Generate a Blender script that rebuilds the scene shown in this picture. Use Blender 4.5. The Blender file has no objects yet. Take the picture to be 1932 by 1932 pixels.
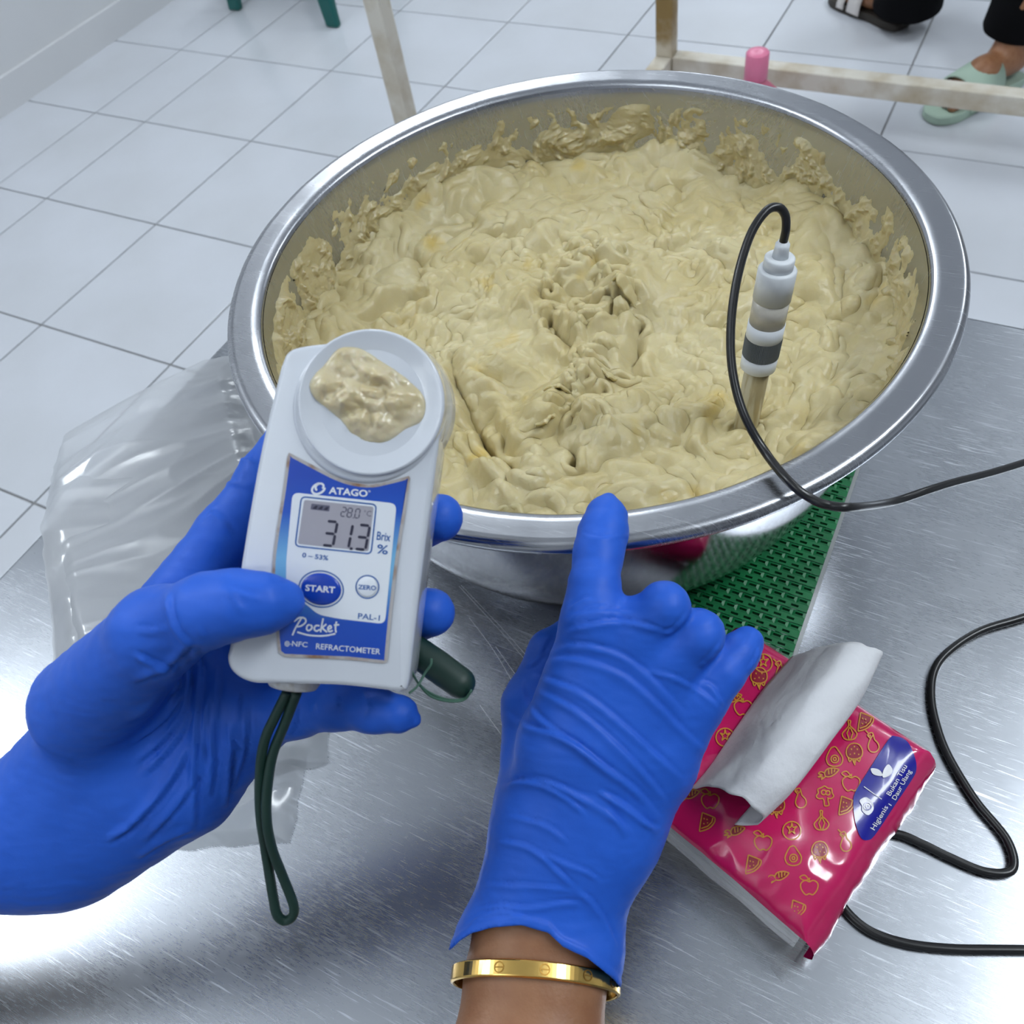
import bpy, bmesh, math, random
import numpy as np
from mathutils import Vector, Matrix

S = bpy.context.scene
COL = S.collection
PI = math.pi

# ------------------------------------------------------------------ camera
CAM = np.array([2.62718, -2.40414, 1.17498])
AX_R = np.array([0.89476277, 0.43292241, -0.10944296])
AX_U = np.array([-0.28980718, 0.74945382, 0.59525689])
AX_F = np.array([-0.3397225, 0.50089635, -0.7960474])
FPX, CX, CY = 1600.0, 1023.5, 966.0
cam_d = bpy.data.cameras.new('camera')
cam_o = bpy.data.objects.new('camera', cam_d)
COL.objects.link(cam_o)
m = Matrix.Identity(4)
for i in range(3):
    m[i][0], m[i][1], m[i][2], m[i][3] = AX_R[i], AX_U[i], -AX_F[i], CAM[i]
cam_o.matrix_world = m
cam_d.sensor_width = 36.0
cam_d.lens = 36.0 * FPX / 1932.0
cam_d.shift_x = -(CX - 966.0) / 1932.0
cam_d.clip_start = 0.01
cam_d.dof.use_dof = True
cam_d.dof.focus_distance = 0.39
cam_d.dof.aperture_fstop = 20.0
S.camera = cam_o

# ------------------------------------------------------------------ light
S.view_settings.view_transform = 'Standard'
S.view_settings.look = 'None'
S.view_settings.gamma = 1.0
S.view_settings.use_curve_mapping = False
S.view_settings.exposure = -0.05
S.cycles.use_denoising = True
S.cycles.max_bounces = 6
S.cycles.diffuse_bounces = 3
S.cycles.glossy_bounces = 3
S.cycles.transmission_bounces = 4
S.cycles.use_adaptive_sampling = True
S.cycles.adaptive_threshold = 0.1
S.cycles.adaptive_min_samples = 20
S.cycles.transparent_max_bounces = 12
S.cycles.caustics_reflective = False
S.cycles.caustics_refractive = False
W = bpy.data.worlds.new('room_light')
S.world = W
W.use_nodes = True
W.node_tree.nodes['Background'].inputs[0].default_value = (0.86, 0.92, 1.0, 1)
W.node_tree.nodes['Background'].inputs[1].default_value = 0.3

def area(name, loc, sx, sy, power, col=(0.88, 0.95, 1.0), rotz=0.0):
    l = bpy.data.lights.new(name, 'AREA')
    l.shape = 'RECTANGLE'; l.size = sx; l.size_y = sy; l.energy = power; l.color = col
    o = bpy.data.objects.new(name, l); COL.objects.link(o)
    o.location = loc; o.rotation_euler = (0, 0, rotz)
    return o
LAMPS_AND_FILL = [(0.56, -2.60, 2.8), (0.95, 0.2, 2.8), (3.6, -1.6, 2.8), (3.6, 1.2, 2.8), (0.9, 3.2, 2.8), (1.9, -3.6, 2.8)]  # last entry is an added fill light to brighten the near tabletop
for i, (lx, ly, lz) in enumerate(LAMPS_AND_FILL):
    area('ceiling_lamp_and_fill_light', (lx, ly, lz - 0.37), 0.28, 0.9 if i == 0 else 1.2, [15, 20, 24, 20, 22, 2][i], rotz=PI / 2 if i == 0 else 0.0)
    up_ = area('ceiling_fill_uplight', (lx, ly, lz - 0.35), 0.5, 1.2, (15, 10, 9, 9, 9, 14)[i])      # added upward fill, brightens the ceiling that the steel reflects
    up_.rotation_euler = (PI, 0, 0)

# ------------------------------------------------------------------ helpers
def PX(x, y, d):
    """point at photo pixel (x, y) and depth d along the view axis"""
    return CAM + d * (AX_F + AX_R * ((x - CX) / FPX) - AX_U * ((y - CY) / FPX))
def PZ(x, y, z):
    """point where the ray through a pixel meets the horizontal plane z"""
    v = AX_F + AX_R * ((x - CX) / FPX) - AX_U * ((y - CY) / FPX)
    return CAM + v * ((z - CAM[2]) / v[2])

def tag(o, label=None, cat=None, group=None, kind=None):
    if label: o['label'] = label
    if cat: o['category'] = cat
    if group: o['group'] = group
    if kind: o['kind'] = kind
    return o
def empty(name, loc, rz=0.0):
    o = bpy.data.objects.new(name, None)
    COL.objects.link(o); o.location = Vector(loc); o.rotation_euler = (0, 0, rz)
    o.empty_display_size = 0.02
    return o
def mesh(name, verts, faces, material=None, parent=None, smooth=True, origin=None):
    """link verts/faces (world coordinates unless parent given origin) as one mesh object"""
    v = np.asarray(verts, dtype=np.float64)
    if parent is not None and origin is None:
        origin = np.array(parent_origin(parent))
    if origin is None:
        origin = np.array([v[:, 0].mean(), v[:, 1].mean(), v[:, 2].min()])
        setloc = True
    else:
        setloc = parent is None
    me = bpy.data.meshes.new(name)
    vv = v - origin
    if isinstance(faces, np.ndarray) and faces.ndim == 2:
        nf, k = faces.shape
        me.vertices.add(len(vv)); me.vertices.foreach_set('co', vv.ravel().astype(np.float32))
        me.loops.add(nf * k); me.loops.foreach_set('vertex_index', faces.ravel().astype(np.int32))
        me.polygons.add(nf)
        me.polygons.foreach_set('loop_start', np.arange(0, nf * k, k, dtype=np.int32))
        me.update(calc_edges=True); me.validate()
    else:
        me.from_pydata([tuple(a) for a in vv], [], [tuple(int(i) for i in f) for f in faces])
        me.update()
    if smooth:
        me.polygons.foreach_set('use_smooth', [True] * len(me.polygons))
    o = bpy.data.objects.new(name, me)
    COL.objects.link(o)
    if material is not None: me.materials.append(material)
    if parent is not None: o.parent = parent
    if setloc: o.location = Vector(origin)
    return o
def parent_origin(p):
    loc = Vector((0, 0, 0))
    while p is not None:
        loc = loc + p.location; p = p.parent
    return loc
def bevel(o, w, seg=2, angle=40):
    md = o.modifiers.new('bevel', 'BEVEL'); md.width = w; md.segments = seg
    md.limit_method = 'ANGLE'; md.angle_limit = math.radians(angle)
    return o
def subsurf(o, n=1):
    md = o.modifiers.new('subdivision', 'SUBSURF'); md.levels = n; md.render_levels = n
    return o
def box(x0, x1, y0, y1, z0, z1):
    v = [(x, y, z) for z in (z0, z1) for y in (y0, y1) for x in (x0, x1)]
    f = [(0, 2, 3, 1), (4, 5, 7, 6), (0, 1, 5, 4), (2, 6, 7, 3), (0, 4, 6, 2), (1, 3, 7, 5)]
    return np.array(v), f
def bar(a, b, w, h, up=(0, 0, 1)):
    """rectangular bar from a to b"""
    a = np.array(a, float); b = np.array(b, float); t = b - a; t /= np.linalg.norm(t)
    s = np.cross(t, up); s /= np.linalg.norm(s); n = np.cross(s, t)
    v = []
    for c in (a, b):
        for i, j in ((-1, -1), (1, -1), (1, 1), (-1, 1)):
            v.append(c + s * w / 2 * i + n * h / 2 * j)
    f = [(3, 2, 1, 0), (4, 5, 6, 7), (0, 1, 5, 4), (1, 2, 6, 5), (2, 3, 7, 6), (3, 0, 4, 7)]
    return np.array(v), f
def join(parts):
    V, F, n = [], [], 0
    for v, f in parts:
        V.append(np.asarray(v, float)); F += [tuple(int(i) + n for i in q) for q in f]; n += len(v)
    return np.concatenate(V), F
def catmull(pts, n=10, closed=False):
    p = np.asarray(pts, float); out = []
    N = len(p)
    rng = range(N if closed else N - 1)
    for i in rng:
        if closed:
            a, b, c, d = p[(i - 1) % N], p[i], p[(i + 1) % N], p[(i + 2) % N]
        else:
            b, c = p[i], p[i + 1]
            a = p[i - 1] if i > 0 else 2 * b - c
            d = p[i + 2] if i + 2 < N else 2 * c - b
        for k in range(n):
            t = k / n
            out.append(0.5 * (2 * b + (c - a) * t + (2 * a - 5 * b + 4 * c - d) * t * t + (3 * b - a - 3 * c + d) * t ** 3))
    if not closed: out.append(p[-1])
    return np.array(out)
def tube(path, rad, seg=12, closed=False, cap=True):
    p = np.asarray(path, float); N = len(p)
    rad = np.broadcast_to(np.asarray(rad, float), (N,))
    T = np.gradient(p, axis=0) if not closed else np.roll(p, -1, 0) - np.roll(p, 1, 0)
    T /= np.linalg.norm(T, axis=1)[:, None] + 1e-12
    ref = np.array([0, 0, 1.0]) if abs(T[0][2]) < 0.9 else np.array([1.0, 0, 0])
    n = np.cross(T[0], ref); n /= np.linalg.norm(n)
    V = []
    for i in range(N):
        n = n - T[i] * (n @ T[i]); n /= np.linalg.norm(n)
        b = np.cross(T[i], n)
        for k in range(seg):
            a = 2 * PI * k / seg
            V.append(p[i] + rad[i] * (math.cos(a) * n + math.sin(a) * b))
    F = []
    M = N if closed else N - 1
    for i in range(M):
        j = (i + 1) % N
        for k in range(seg):
            l = (k + 1) % seg
            F.append((i * seg + k, i * seg + l, j * seg + l, j * seg + k))
    if cap and not closed:
        F.append(tuple(range(seg))[::-1]); F.append(tuple((N - 1) * seg + k for k in range(seg)))
    return np.array(V), F
def lathe(profile, seg=96, center=(0, 0, 0), frame=None, close_ends=True):
    """profile: list of (radius, height); frame: 3 axes (x, y, axis)"""
    c = np.asarray(center, float)
    ex, ey, ez = (np.eye(3) if frame is None else np.asarray(frame, float))
    V = []
    for r_, h_ in profile:
        for k in range(seg):
            a = 2 * PI * k / seg
            V.append(c + ex * r_ * math.cos(a) + ey * r_ * math.sin(a) + ez * h_)
    F = []
    for i in range(len(profile) - 1):
        for k in range(seg):
            l = (k + 1) % seg
            F.append((i * seg + k, i * seg + l, (i + 1) * seg + l, (i + 1) * seg + k))
    if close_ends:
        if profile[0][0] > 1e-6: F.append(tuple(range(seg))[::-1])
        if profile[-1][0] > 1e-6: F.append(tuple((len(profile) - 1) * seg + k for k in range(seg)))
    return np.array(V), F
def orient_frame(axis, hint=(0, 0, 1)):
    ez = np.array(axis, float); ez /= np.linalg.norm(ez)
    h = np.array(hint, float)
    if abs(h @ ez) > 0.95: h = np.array([1.0, 0, 0])
    ex = np.cross(h, ez); ex /= np.linalg.norm(ex)
    return ex, np.cross(ez, ex), ez

# ------------------------------------------------------------------ noise and distance-field meshing
_rng = np.random.RandomState(7)
_perm = np.concatenate([_rng.permutation(256)] * 3)
_g3 = _rng.normal(size=(256, 3)); _g3 /= np.linalg.norm(_g3, axis=1)[:, None]
def noise3(x, y, z, seed=0):
    x = np.asarray(x, float) + seed * 17.13; y = np.asarray(y, float) + seed * 5.71; z = np.asarray(z, float) + seed * 9.37
    x, y, z = np.broadcast_arrays(x, y, z)
    xi = np.floor(x).astype(int); yi = np.floor(y).astype(int); zi = np.floor(z).astype(int)
    xf, yf, zf = x - xi, y - yi, z - zi
    xi &= 255; yi &= 255; zi &= 255
    u, v, w = [t * t * t * (t * (t * 6 - 15) + 10) for t in (xf, yf, zf)]
    def g(i, j, k):
        h = _perm[_perm[_perm[xi + i] + yi + j] + zi + k]
        gr = _g3[h]
        return gr[..., 0] * (xf - i) + gr[..., 1] * (yf - j) + gr[..., 2] * (zf - k)
    l = lambda a, b, t: a + t * (b - a)
    return 1.6 * l(l(l(g(0, 0, 0), g(1, 0, 0), u), l(g(0, 1, 0), g(1, 1, 0), u), v),
                   l(l(g(0, 0, 1), g(1, 0, 1), u), l(g(0, 1, 1), g(1, 1, 1), u), v), w)
def fbm(x, y, z, oct=4, seed=0):
    s = 0; a = 1.0
    for o in range(oct):
        s = s + a * noise3(x * 2 ** o, y * 2 ** o, z * 2 ** o, seed + o); a *= 0.5
    return s
def sstep(a, b, x):
    t = np.clip((x - a) / (b - a), 0, 1); return t * t * (3 - 2 * t)
def smin(a, b, k):
    h = np.clip(0.5 + 0.5 * (b - a) / k, 0, 1)
    return b + (a - b) * h - k * h * (1 - h)
def smax(a, b, k): return -smin(-a, -b, k)
def cone(p, a, b, ra, rb):
    a = np.asarray(a, np.float32); b = np.asarray(b, np.float32)
    ba = b - a; pa = p - a
    t = np.clip((pa @ ba) / (ba @ ba), 0, 1)
    d = np.sqrt(((pa - t[..., None] * ba) ** 2).sum(-1))
    return d - (ra + (rb - ra) * t)
def surface(fn, lo, hi, res, newton=2):
    """naive surface nets of the distance function fn over the box lo..hi"""
    lo = np.asarray(lo, float); hi = np.asarray(hi, float)
    n = np.ceil((hi - lo) / res).astype(int) + 1
    xs = [lo[i] + res * np.arange(n[i]) for i in range(3)]
    D = np.empty(n, np.float32)
    yy, zz = np.meshgrid(xs[1], xs[2], indexing='ij')
    step = 16
    for i in range(0, n[0], step):
        xx = xs[0][i:i + step]
        P = np.empty((len(xx), n[1], n[2], 3), np.float32)
        P[..., 0] = xx[:, None, None]; P[..., 1] = yy; P[..., 2] = zz
        D[i:i + step] = fn(P)
    s = D < 0
    c = np.zeros(n - 1, np.int8)
    for i in (0, 1):
        for j in (0, 1):
            for k in (0, 1):
                c += s[i:n[0] - 1 + i, j:n[1] - 1 + j, k:n[2] - 1 + k]
    act = (c > 0) & (c < 8)
    idx = -np.ones(n - 1, np.int64); idx[act] = np.arange(act.sum())
    ci = np.argwhere(act)
    acc = np.zeros((len(ci), 3)); cnt = np.zeros(len(ci))
    corners = [(i, j, k) for i in (0, 1) for j in (0, 1) for k in (0, 1)]
    for a in corners:
        for b in corners:
            if sum(abs(a[q] - b[q]) for q in range(3)) == 1 and a < b:
                da = D[ci[:, 0] + a[0], ci[:, 1] + a[1], ci[:, 2] + a[2]]
                db = D[ci[:, 0] + b[0], ci[:, 1] + b[1], ci[:, 2] + b[2]]
                mk = (da < 0) != (db < 0)
                t = np.where(mk, da / np.where(mk, da - db, 1), 0)
                pt = np.array(a) + t[:, None] * (np.array(b) - np.array(a))
                acc += np.where(mk[:, None], pt, 0); cnt += mk
    V = lo + res * (ci + acc / cnt[:, None])
    Fs = []
    for ax in range(3):
        b, c2 = (ax + 1) % 3, (ax + 2) % 3
        sl0 = [slice(None)] * 3; sl1 = [slice(None)] * 3
        sl0[ax] = slice(0, n[ax] - 1); sl1[ax] = slice(1, n[ax])
        A, B = s[tuple(sl0)], s[tuple(sl1)]
        e = np.argwhere(A != B)
        e = e[(e[:, b] > 0) & (e[:, c2] > 0) & (e[:, b] < n[b] - 1) & (e[:, c2] < n[c2] - 1)]
        ins = A[e[:, 0], e[:, 1], e[:, 2]]
        def cell(db_, dc_):
            q = e.copy(); q[:, b] -= db_; q[:, c2] -= dc_
            return idx[q[:, 0], q[:, 1], q[:, 2]]
        q = np.stack([cell(1, 1), cell(0, 1), cell(0, 0), cell(1, 0)], 1)
        q[~ins] = q[~ins][:, ::-1]
        Fs.append(q)
    F = np.concatenate(Fs); F = F[(F >= 0).all(1)]
    h = res * 0.5
    for _ in range(newton):
        P = V.astype(np.float32)
        d0 = fn(P)
        g = np.stack([fn(P + np.float32(h) * np.eye(3, dtype=np.float32)[i]) - fn(P - np.float32(h) * np.eye(3, dtype=np.float32)[i]) for i in range(3)], -1) / (2 * h)
        gl = np.maximum((g ** 2).sum(-1), 0.2)
        V = V - np.clip(d0 / gl, -res, res)[:, None] * g
    return V, F
def vnormals(V, F):
    N = np.zeros_like(V)
    a, b, c, d = [V[F[:, i]] for i in range(4)]
    n = np.cross(c - a, d - b)
    for i in range(4): np.add.at(N, F[:, i], n)
    return N / (np.linalg.norm(N, axis=1)[:, None] + 1e-12)
def polydist(x, y, poly):
    """distance to a polyline and signed side, in the same units"""
    best = np.full(x.shape, 1e9); side = np.zeros(x.shape); tt = np.zeros(x.shape)
    poly = np.asarray(poly, float); n = len(poly) - 1
    for i in range(n):
        a, b = poly[i], poly[i + 1]; e = b - a; L2 = e @ e + 1e-12
        t = np.clip(((x - a[0]) * e[0] + (y - a[1]) * e[1]) / L2, 0, 1)
        dx, dy = x - a[0] - t * e[0], y - a[1] - t * e[1]
        d = np.hypot(dx, dy); k = d < best
        best = np.where(k, d, best); side = np.where(k, np.sign(e[0] * dy - e[1] * dx), side); tt = np.where(k, (i + t) / n, tt)
    return best, side, tt
def to_px(V):
    d = np.asarray(V) - CAM; z = d @ AX_F
    return CX + FPX * (d @ AX_R) / z, CY - FPX * (d @ AX_U) / z, z

# ------------------------------------------------------------------ materials
def mat(name, col=(0.5, 0.5, 0.5), rough=0.5, metal=0.0, noise=None, bump=None, **kw):
    """noise: (colour2, scale, lo, hi[, stretch]); bump: (scale, strength, distance[, stretch])"""
    M = bpy.data.materials.new(name); M.use_nodes = True
    nt = M.node_tree; b = nt.nodes['Principled BSDF']
    b.inputs['Base Color'].default_value = (*col, 1)
    b.inputs['Roughness'].default_value = rough
    b.inputs['Metallic'].default_value = metal
    for k, v in kw.items():
        b.inputs[k.replace('_', ' ')].default_value = v
    if noise or bump:
        tc = nt.nodes.new('ShaderNodeTexCoord')
    def tex(scale, stretch, detail=4):
        mp = nt.nodes.new('ShaderNodeMapping'); nt.links.new(tc.outputs['Object'], mp.inputs[0])
        mp.inputs['Scale'].default_value = stretch
        n = nt.nodes.new('ShaderNodeTexNoise'); n.inputs['Scale'].default_value = scale; n.inputs['Detail'].default_value = detail
        nt.links.new(mp.outputs[0], n.inputs['Vector']); return n
    if noise:
        c2, sc, lo, hi = noise[:4]; n = tex(sc, noise[4] if len(noise) > 4 else (1, 1, 1))
        mr = nt.nodes.new('ShaderNodeMapRange'); mr.inputs[1].default_value = lo; mr.inputs[2].default_value = hi
        nt.links.new(n.outputs['Fac'], mr.inputs[0])
        mx = nt.nodes.new('ShaderNodeMix'); mx.data_type = 'RGBA'
        mx.inputs[6].default_value = (*col, 1); mx.inputs[7].default_value = (*c2, 1)
        nt.links.new(mr.outputs[0], mx.inputs[0]); nt.links.new(mx.outputs[2], b.inputs['Base Color'])
    if bump:
        sc, st, di = bump[:3]; n = tex(sc, bump[3] if len(bump) > 3 else (1, 1, 1))
        bp = nt.nodes.new('ShaderNodeBump'); bp.inputs['Strength'].default_value = st; bp.inputs['Distance'].default_value = di
        nt.links.new(n.outputs['Fac'], bp.inputs['Height']); nt.links.new(bp.outputs[0], b.inputs['Normal'])
    return M
def nodes(M): return M.node_tree.nodes, M.node_tree.links, M.node_tree.nodes['Principled BSDF']

M_tile = mat('glazed_floor_tile', (0.60, 0.625, 0.68), 0.22, noise=((0.55, 0.57, 0.61), 3.0, 0.35, 0.7), Specular_IOR_Level=0.5)
M_grout = mat('grey_grout', (0.25, 0.25, 0.26), 0.9, noise=((0.27, 0.27, 0.27), 30, 0.3, 0.7))
M_wall = mat('white_wall_paint', (0.68, 0.69, 0.71), 0.6, noise=((0.64, 0.65, 0.67), 2, 0.3, 0.7))
M_ceil = mat('white_ceiling_paint', (0.86, 0.87, 0.88), 0.7, noise=((0.83, 0.84, 0.85), 2, 0.3, 0.7))
M_cream = mat('cream_painted_steel', (0.66, 0.62, 0.54), 0.45, noise=((0.44, 0.36, 0.24), 14, 0.42, 0.72))
M_cream_rust = mat('cream_painted_steel_stained', (0.62, 0.56, 0.44), 0.5, noise=((0.27, 0.17, 0.05), 9, 0.36, 0.54))
M_black = mat('black_rubber_cable', (0.012, 0.012, 0.013), 0.28)
M_white = mat('white_plastic', (0.74, 0.75, 0.78), 0.22)
M_glove = mat('blue_nitrile', (0.018, 0.110, 0.60), 0.5, noise=((0.022, 0.125, 0.66), 60, 0.3, 0.7), bump=(900, 0.10, 0.0004), Specular_IOR_Level=0.3)

# brushed, scratched stainless steel sheet
def steel(name, base=(0.46, 0.47, 0.49), r0=0.17, r1=0.30, scratch=0.5, sc=1.0, bmp=0.03):
    M = mat(name, base, 0.3, 1.0)
    N, L, B = nodes(M)
    tc = N.new('ShaderNodeTexCoord')
    def n_(rot, stretch, scale, detail=2, rough=0.5):
        mp = N.new('ShaderNodeMapping'); L.new(tc.outputs['Object'], mp.inputs[0])
        mp.inputs['Rotation'].default_value = (0, 0, rot); mp.inputs['Scale'].default_value = stretch
        n = N.new('ShaderNodeTexNoise'); n.inputs['Scale'].default_value = scale; n.inputs['Detail'].default_value = detail
        n.inputs['Roughness'].default_value = rough
        L.new(mp.outputs[0], n.inputs['Vector']); return n.outputs['Fac']
    def rng_(s, a, b, c, d):
        mr = N.new('ShaderNodeMapRange'); L.new(s, mr.inputs[0])
        for i, v in enumerate((a, b, c, d)): mr.inputs[i + 1].default_value = v
        return mr.outputs[0]
    def mth(op, a, b):
        q = N.new('ShaderNodeMath'); q.operation = op
        for i, v in enumerate((a, b)):
            if isinstance(v, (int, float)): q.inputs[i].default_value = v
            else: L.new(v, q.inputs[i])
        return q.outputs[0]
    s = None
    for k, (rot, st, scl, lo) in enumerate([(0.5, (1, 22, 1), 26, 0.66), (2.1, (1, 26, 1), 22, 0.68), (1.25, (1, 30, 1), 34, 0.67), (2.75, (1, 20, 1), 18, 0.69), (0.95, (1, 40, 1), 12, 0.67), (1.75, (1, 34, 1), 16, 0.68)]):
        t = rng_(n_(rot, st, scl * sc), lo, lo + 0.06, 0, 1)
        s = t if s is None else mth('MAXIMUM', s, t)
    patch = rng_(n_(0, (1, 1, 1), 9 * sc, 3), 0.35, 0.65, 0.25, 1)
    s = mth('MULTIPLY', s, patch)
    cloud = n_(0.3, (1, 1, 1), 5 * sc, 5, 0.6)
    fine = n_(0.9, (1, 9, 1), 160 * sc, 3)
    rough = mth('ADD', rng_(cloud, 0.3, 0.7, r0, r1), rng_(fine, 0.3, 0.7, -0.02, 0.03))
    rough = mth('ADD', rough, mth('MULTIPLY', s, 0.07))
    L.new(rough, B.inputs['Roughness'])
    mx = N.new('ShaderNodeMix'); mx.data_type = 'RGBA'
    mx.inputs[6].default_value = (*base, 1); mx.inputs[7].default_value = (*[min(1, c * 1.5 + 0.10) for c in base], 1)
    L.new(mth('MULTIPLY', s, scratch), mx.inputs[0])
    L.new(mx.outputs[2], B.inputs['Base Color'])
    hh = mth('ADD', mth('MULTIPLY', s, 1.0), mth('MULTIPLY', fine, 0.5))
    bp = N.new('ShaderNodeBump'); bp.inputs['Strength'].default_value = bmp; bp.inputs['Distance'].default_value = 0.0006
    L.new(hh, bp.inputs['Height']); L.new(bp.outputs[0], B.inputs['Normal'])
    return M
M_table = steel('scratched_table_steel', (0.43, 0.45, 0.485), 0.22, 0.32, 0.75, sc=1.6, bmp=0.0)
M_bowl = steel('bowl_steel', (0.43, 0.44, 0.47), 0.18, 0.30, 0.25, 2.0)
M_bowlout = steel('polished_bowl_steel', (0.44, 0.44, 0.46), 0.05, 0.15, 0.12, 2.0, bmp=0.01)

# ------------------------------------------------------------------ room: tiled floor, wall
fl = mesh('floor', *box(-0.21, 6.0, -4.4, 4.0, -0.03, -0.004), M_grout, smooth=False)
tag(fl, 'grey grouted floor under square white tiles', None, None, 'structure')
T = 0.4
tv, tf = box(-T / 2 + 0.0022, T / 2 - 0.0022, -T / 2 + 0.0022, T / 2 - 0.0022, -0.004, 0.0)
tile_me = None
flo = np.array(parent_origin(fl))
for i in range(1, 13):
    for j in range(-9, 10):
        c = np.array([(i + 0.5) * T, (j + 0.5) * T, 0])
        if tile_me is None:
            o = mesh('tile', tv, tf, M_tile, smooth=False, origin=np.zeros(3)); bevel(o, 0.0012, 2); tile_me = o
        else:
            o = tile_me.copy(); COL.objects.link(o)
        o.parent = fl; o.location = Vector(c - flo)
for j in range(-9, 10):          # the cut rows of tiles beside the left wall
    for xa, xb in ((-0.11, 0.196), (0.196, 0.4)):
        v, f = box(xa + 0.0022, xb - 0.0022, j * T + 0.0022, (j + 1) * T - 0.0022, -0.004, 0)
        bevel(mesh('tile', v, f, M_tile, fl, smooth=False), 0.0012, 2)
# ------------------------------------------------------------------ stainless worktable
ZT = 0.74
tb = empty('worktable', (2.75, -2.4, 0))
tag(tb, 'scratched stainless steel worktable carrying the bowl', 'table')
TX0, TX1, TY0, TY1 = 2.124, 3.5, -3.05, -1.86
bevel(mesh('tabletop', *box(TX0, TX1, TY0, TY1, ZT - 0.04, ZT), M_table, tb, smooth=False), 0.004, 3)
for sx in (TX0 + 0.05, TX1 - 0.05):
    for sy in (TY0 + 0.05, TY1 - 0.05):
        v, f = lathe([(0.019, 0.0), (0.019, ZT - 0.04)], 20, (sx, sy, 0))
        mesh('leg', v, f, M_table, tb)
M_scr = mat('bright_scratch', (0.75, 0.76, 0.78), 0.35, 1.0)
for ln_ in ([(866, 1106), (905, 1148), (950, 1197), (1002, 1258)], [(870, 1104), (910, 1146), (956, 1195), (1008, 1254)], [(885, 1165), (930, 1225), (975, 1300)], [(935, 1220), (985, 1290)], [(905, 1330), (945, 1385)]):
    pp_ = np.array([PZ(x, y, ZT + 0.0001) for x, y in catmull(np.array(ln_, float), 6)])
    tt_ = np.gradient(pp_, axis=0); nn_ = np.stack([-tt_[:, 1], tt_[:, 0], 0 * tt_[:, 0]], 1); nn_ /= np.linalg.norm(nn_, axis=1)[:, None]
    V_ = np.concatenate([pp_ + nn_ * 0.00022, pp_ - nn_ * 0.00022]); k_ = len(pp_)
    mesh('scratch', V_, [(i, i + 1, k_ + i + 1, k_ + i) for i in range(k_ - 1)], M_scr, tb, smooth=False)
mesh('undershelf', *box(TX0 + 0.03, TX1 - 0.03, TY0 + 0.03, TY1 - 0.03, 0.16, 0.175), M_table, tb, smooth=False)

# ------------------------------------------------------------------ bowl
BC = np.array([2.4513, -2.0628]); ZR = 0.895; MZ = ZT + 0.0035
bowl = empty('mixing_bowl', (BC[0], BC[1], MZ))
tag(bowl, 'large round stainless steel bowl full of pale dough', 'bowl')
HB = ZR - MZ
def c3(h): return np.array([BC[0], BC[1], MZ + h])
wall_prof = [(0.0, 0.0), (0.100, 0.0), (0.118, 0.002), (0.131, 0.008), (0.143, 0.020), (0.1525, 0.038), (0.160, 0.062), (0.166, 0.090), (0.1705, 0.118), (0.1740, HB - 0.010), (0.1752, HB - 0.004)]
wp = catmull(np.array(wall_prof), 4)
inner = [(max(0.0, r_ - 0.0012 if r_ > 0.002 else 0), h_ + 0.0012) for r_, h_ in wp[::-1]]
prof = [tuple(q) for q in wp]
mesh('outer_wall', *lathe(prof + [(0.1752, HB - 0.004)], 200, c3(0), close_ends=False), M_bowlout, bowl)
mesh('inner_wall', *lathe(inner, 200, c3(0), close_ends=False), M_bowl, bowl)
# flat lip with a rolled outer bead
lip = [(0.1738, HB - 0.0065), (0.1745, HB - 0.0015), (0.1762, HB + 0.0003), (0.180, HB + 0.0007), (0.184, HB + 0.0010), (0.1880, HB + 0.0013)]
bead_c = (0.1888, HB - 0.0028)
lip += [(bead_c[0] + 0.0042 * math.sin(a), bead_c[1] + 0.0042 * math.cos(a)) for a in np.linspace(0.05, PI * 1.25, 16)]
lip += [(0.1835, HB - 0.0005), (0.1785, HB - 0.0010), (0.1762, HB - 0.0030), (0.1752, HB - 0.0065)]
v, f = lathe(lip, 240, c3(0), close_ends=False)
# small dents and waviness along the lip
dx, dy = v[:, 0] - BC[0], v[:, 1] - BC[1]
ang = np.arctan2(dy, dx)
v[:, 2] += 0.00035 * noise3(np.cos(ang) * 7, np.sin(ang) * 7, 0.3) + 0.00012 * noise3(np.cos(ang) * 30, np.sin(ang) * 30, 0.9)
mesh('rim', v, f, M_bowl, bowl)

# ------------------------------------------------------------------ dough
M_dough = mat('pale_dough', (0.54, 0.45, 0.225), 0.36, noise=((0.60, 0.52, 0.30), 26, 0.35, 0.62), bump=(520, 0.22, 0.0010), Subsurface_Weight=0.22, Specular_IOR_Level=0.4)
N_, L_, B_ = nodes(M_dough)
B_.inputs['Subsurface Radius'].default_value = (0.006, 0.004, 0.0016)
B_.inputs['Subsurface Scale'].default_value = 1.0
# yellow fibrous flecks
tcn = N_.new('ShaderNodeTexCoord')
vn = N_.new('ShaderNodeTexNoise'); vn.inputs['Scale'].default_value = 38; vn.inputs['Detail'].default_value = 2
L_.new(tcn.outputs['Object'], vn.inputs['Vector'])
mr = N_.new('ShaderNodeMapRange'); mr.inputs[1].default_value = 0.64; mr.inputs[2].default_value = 0.80
L_.new(vn.outputs['Fac'], mr.inputs[0])
mx = N_.new('ShaderNodeMix'); mx.data_type = 'RGBA'; mx.inputs[7].default_value = (0.58, 0.43, 0.13, 1)
src = B_.inputs['Base Color'].links[0].from_socket
L_.new(src, mx.inputs[6]); L_.new(mr.outputs[0], mx.inputs[0]); L_.new(mx.outputs[2], B_.inputs['Base Color'])

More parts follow.
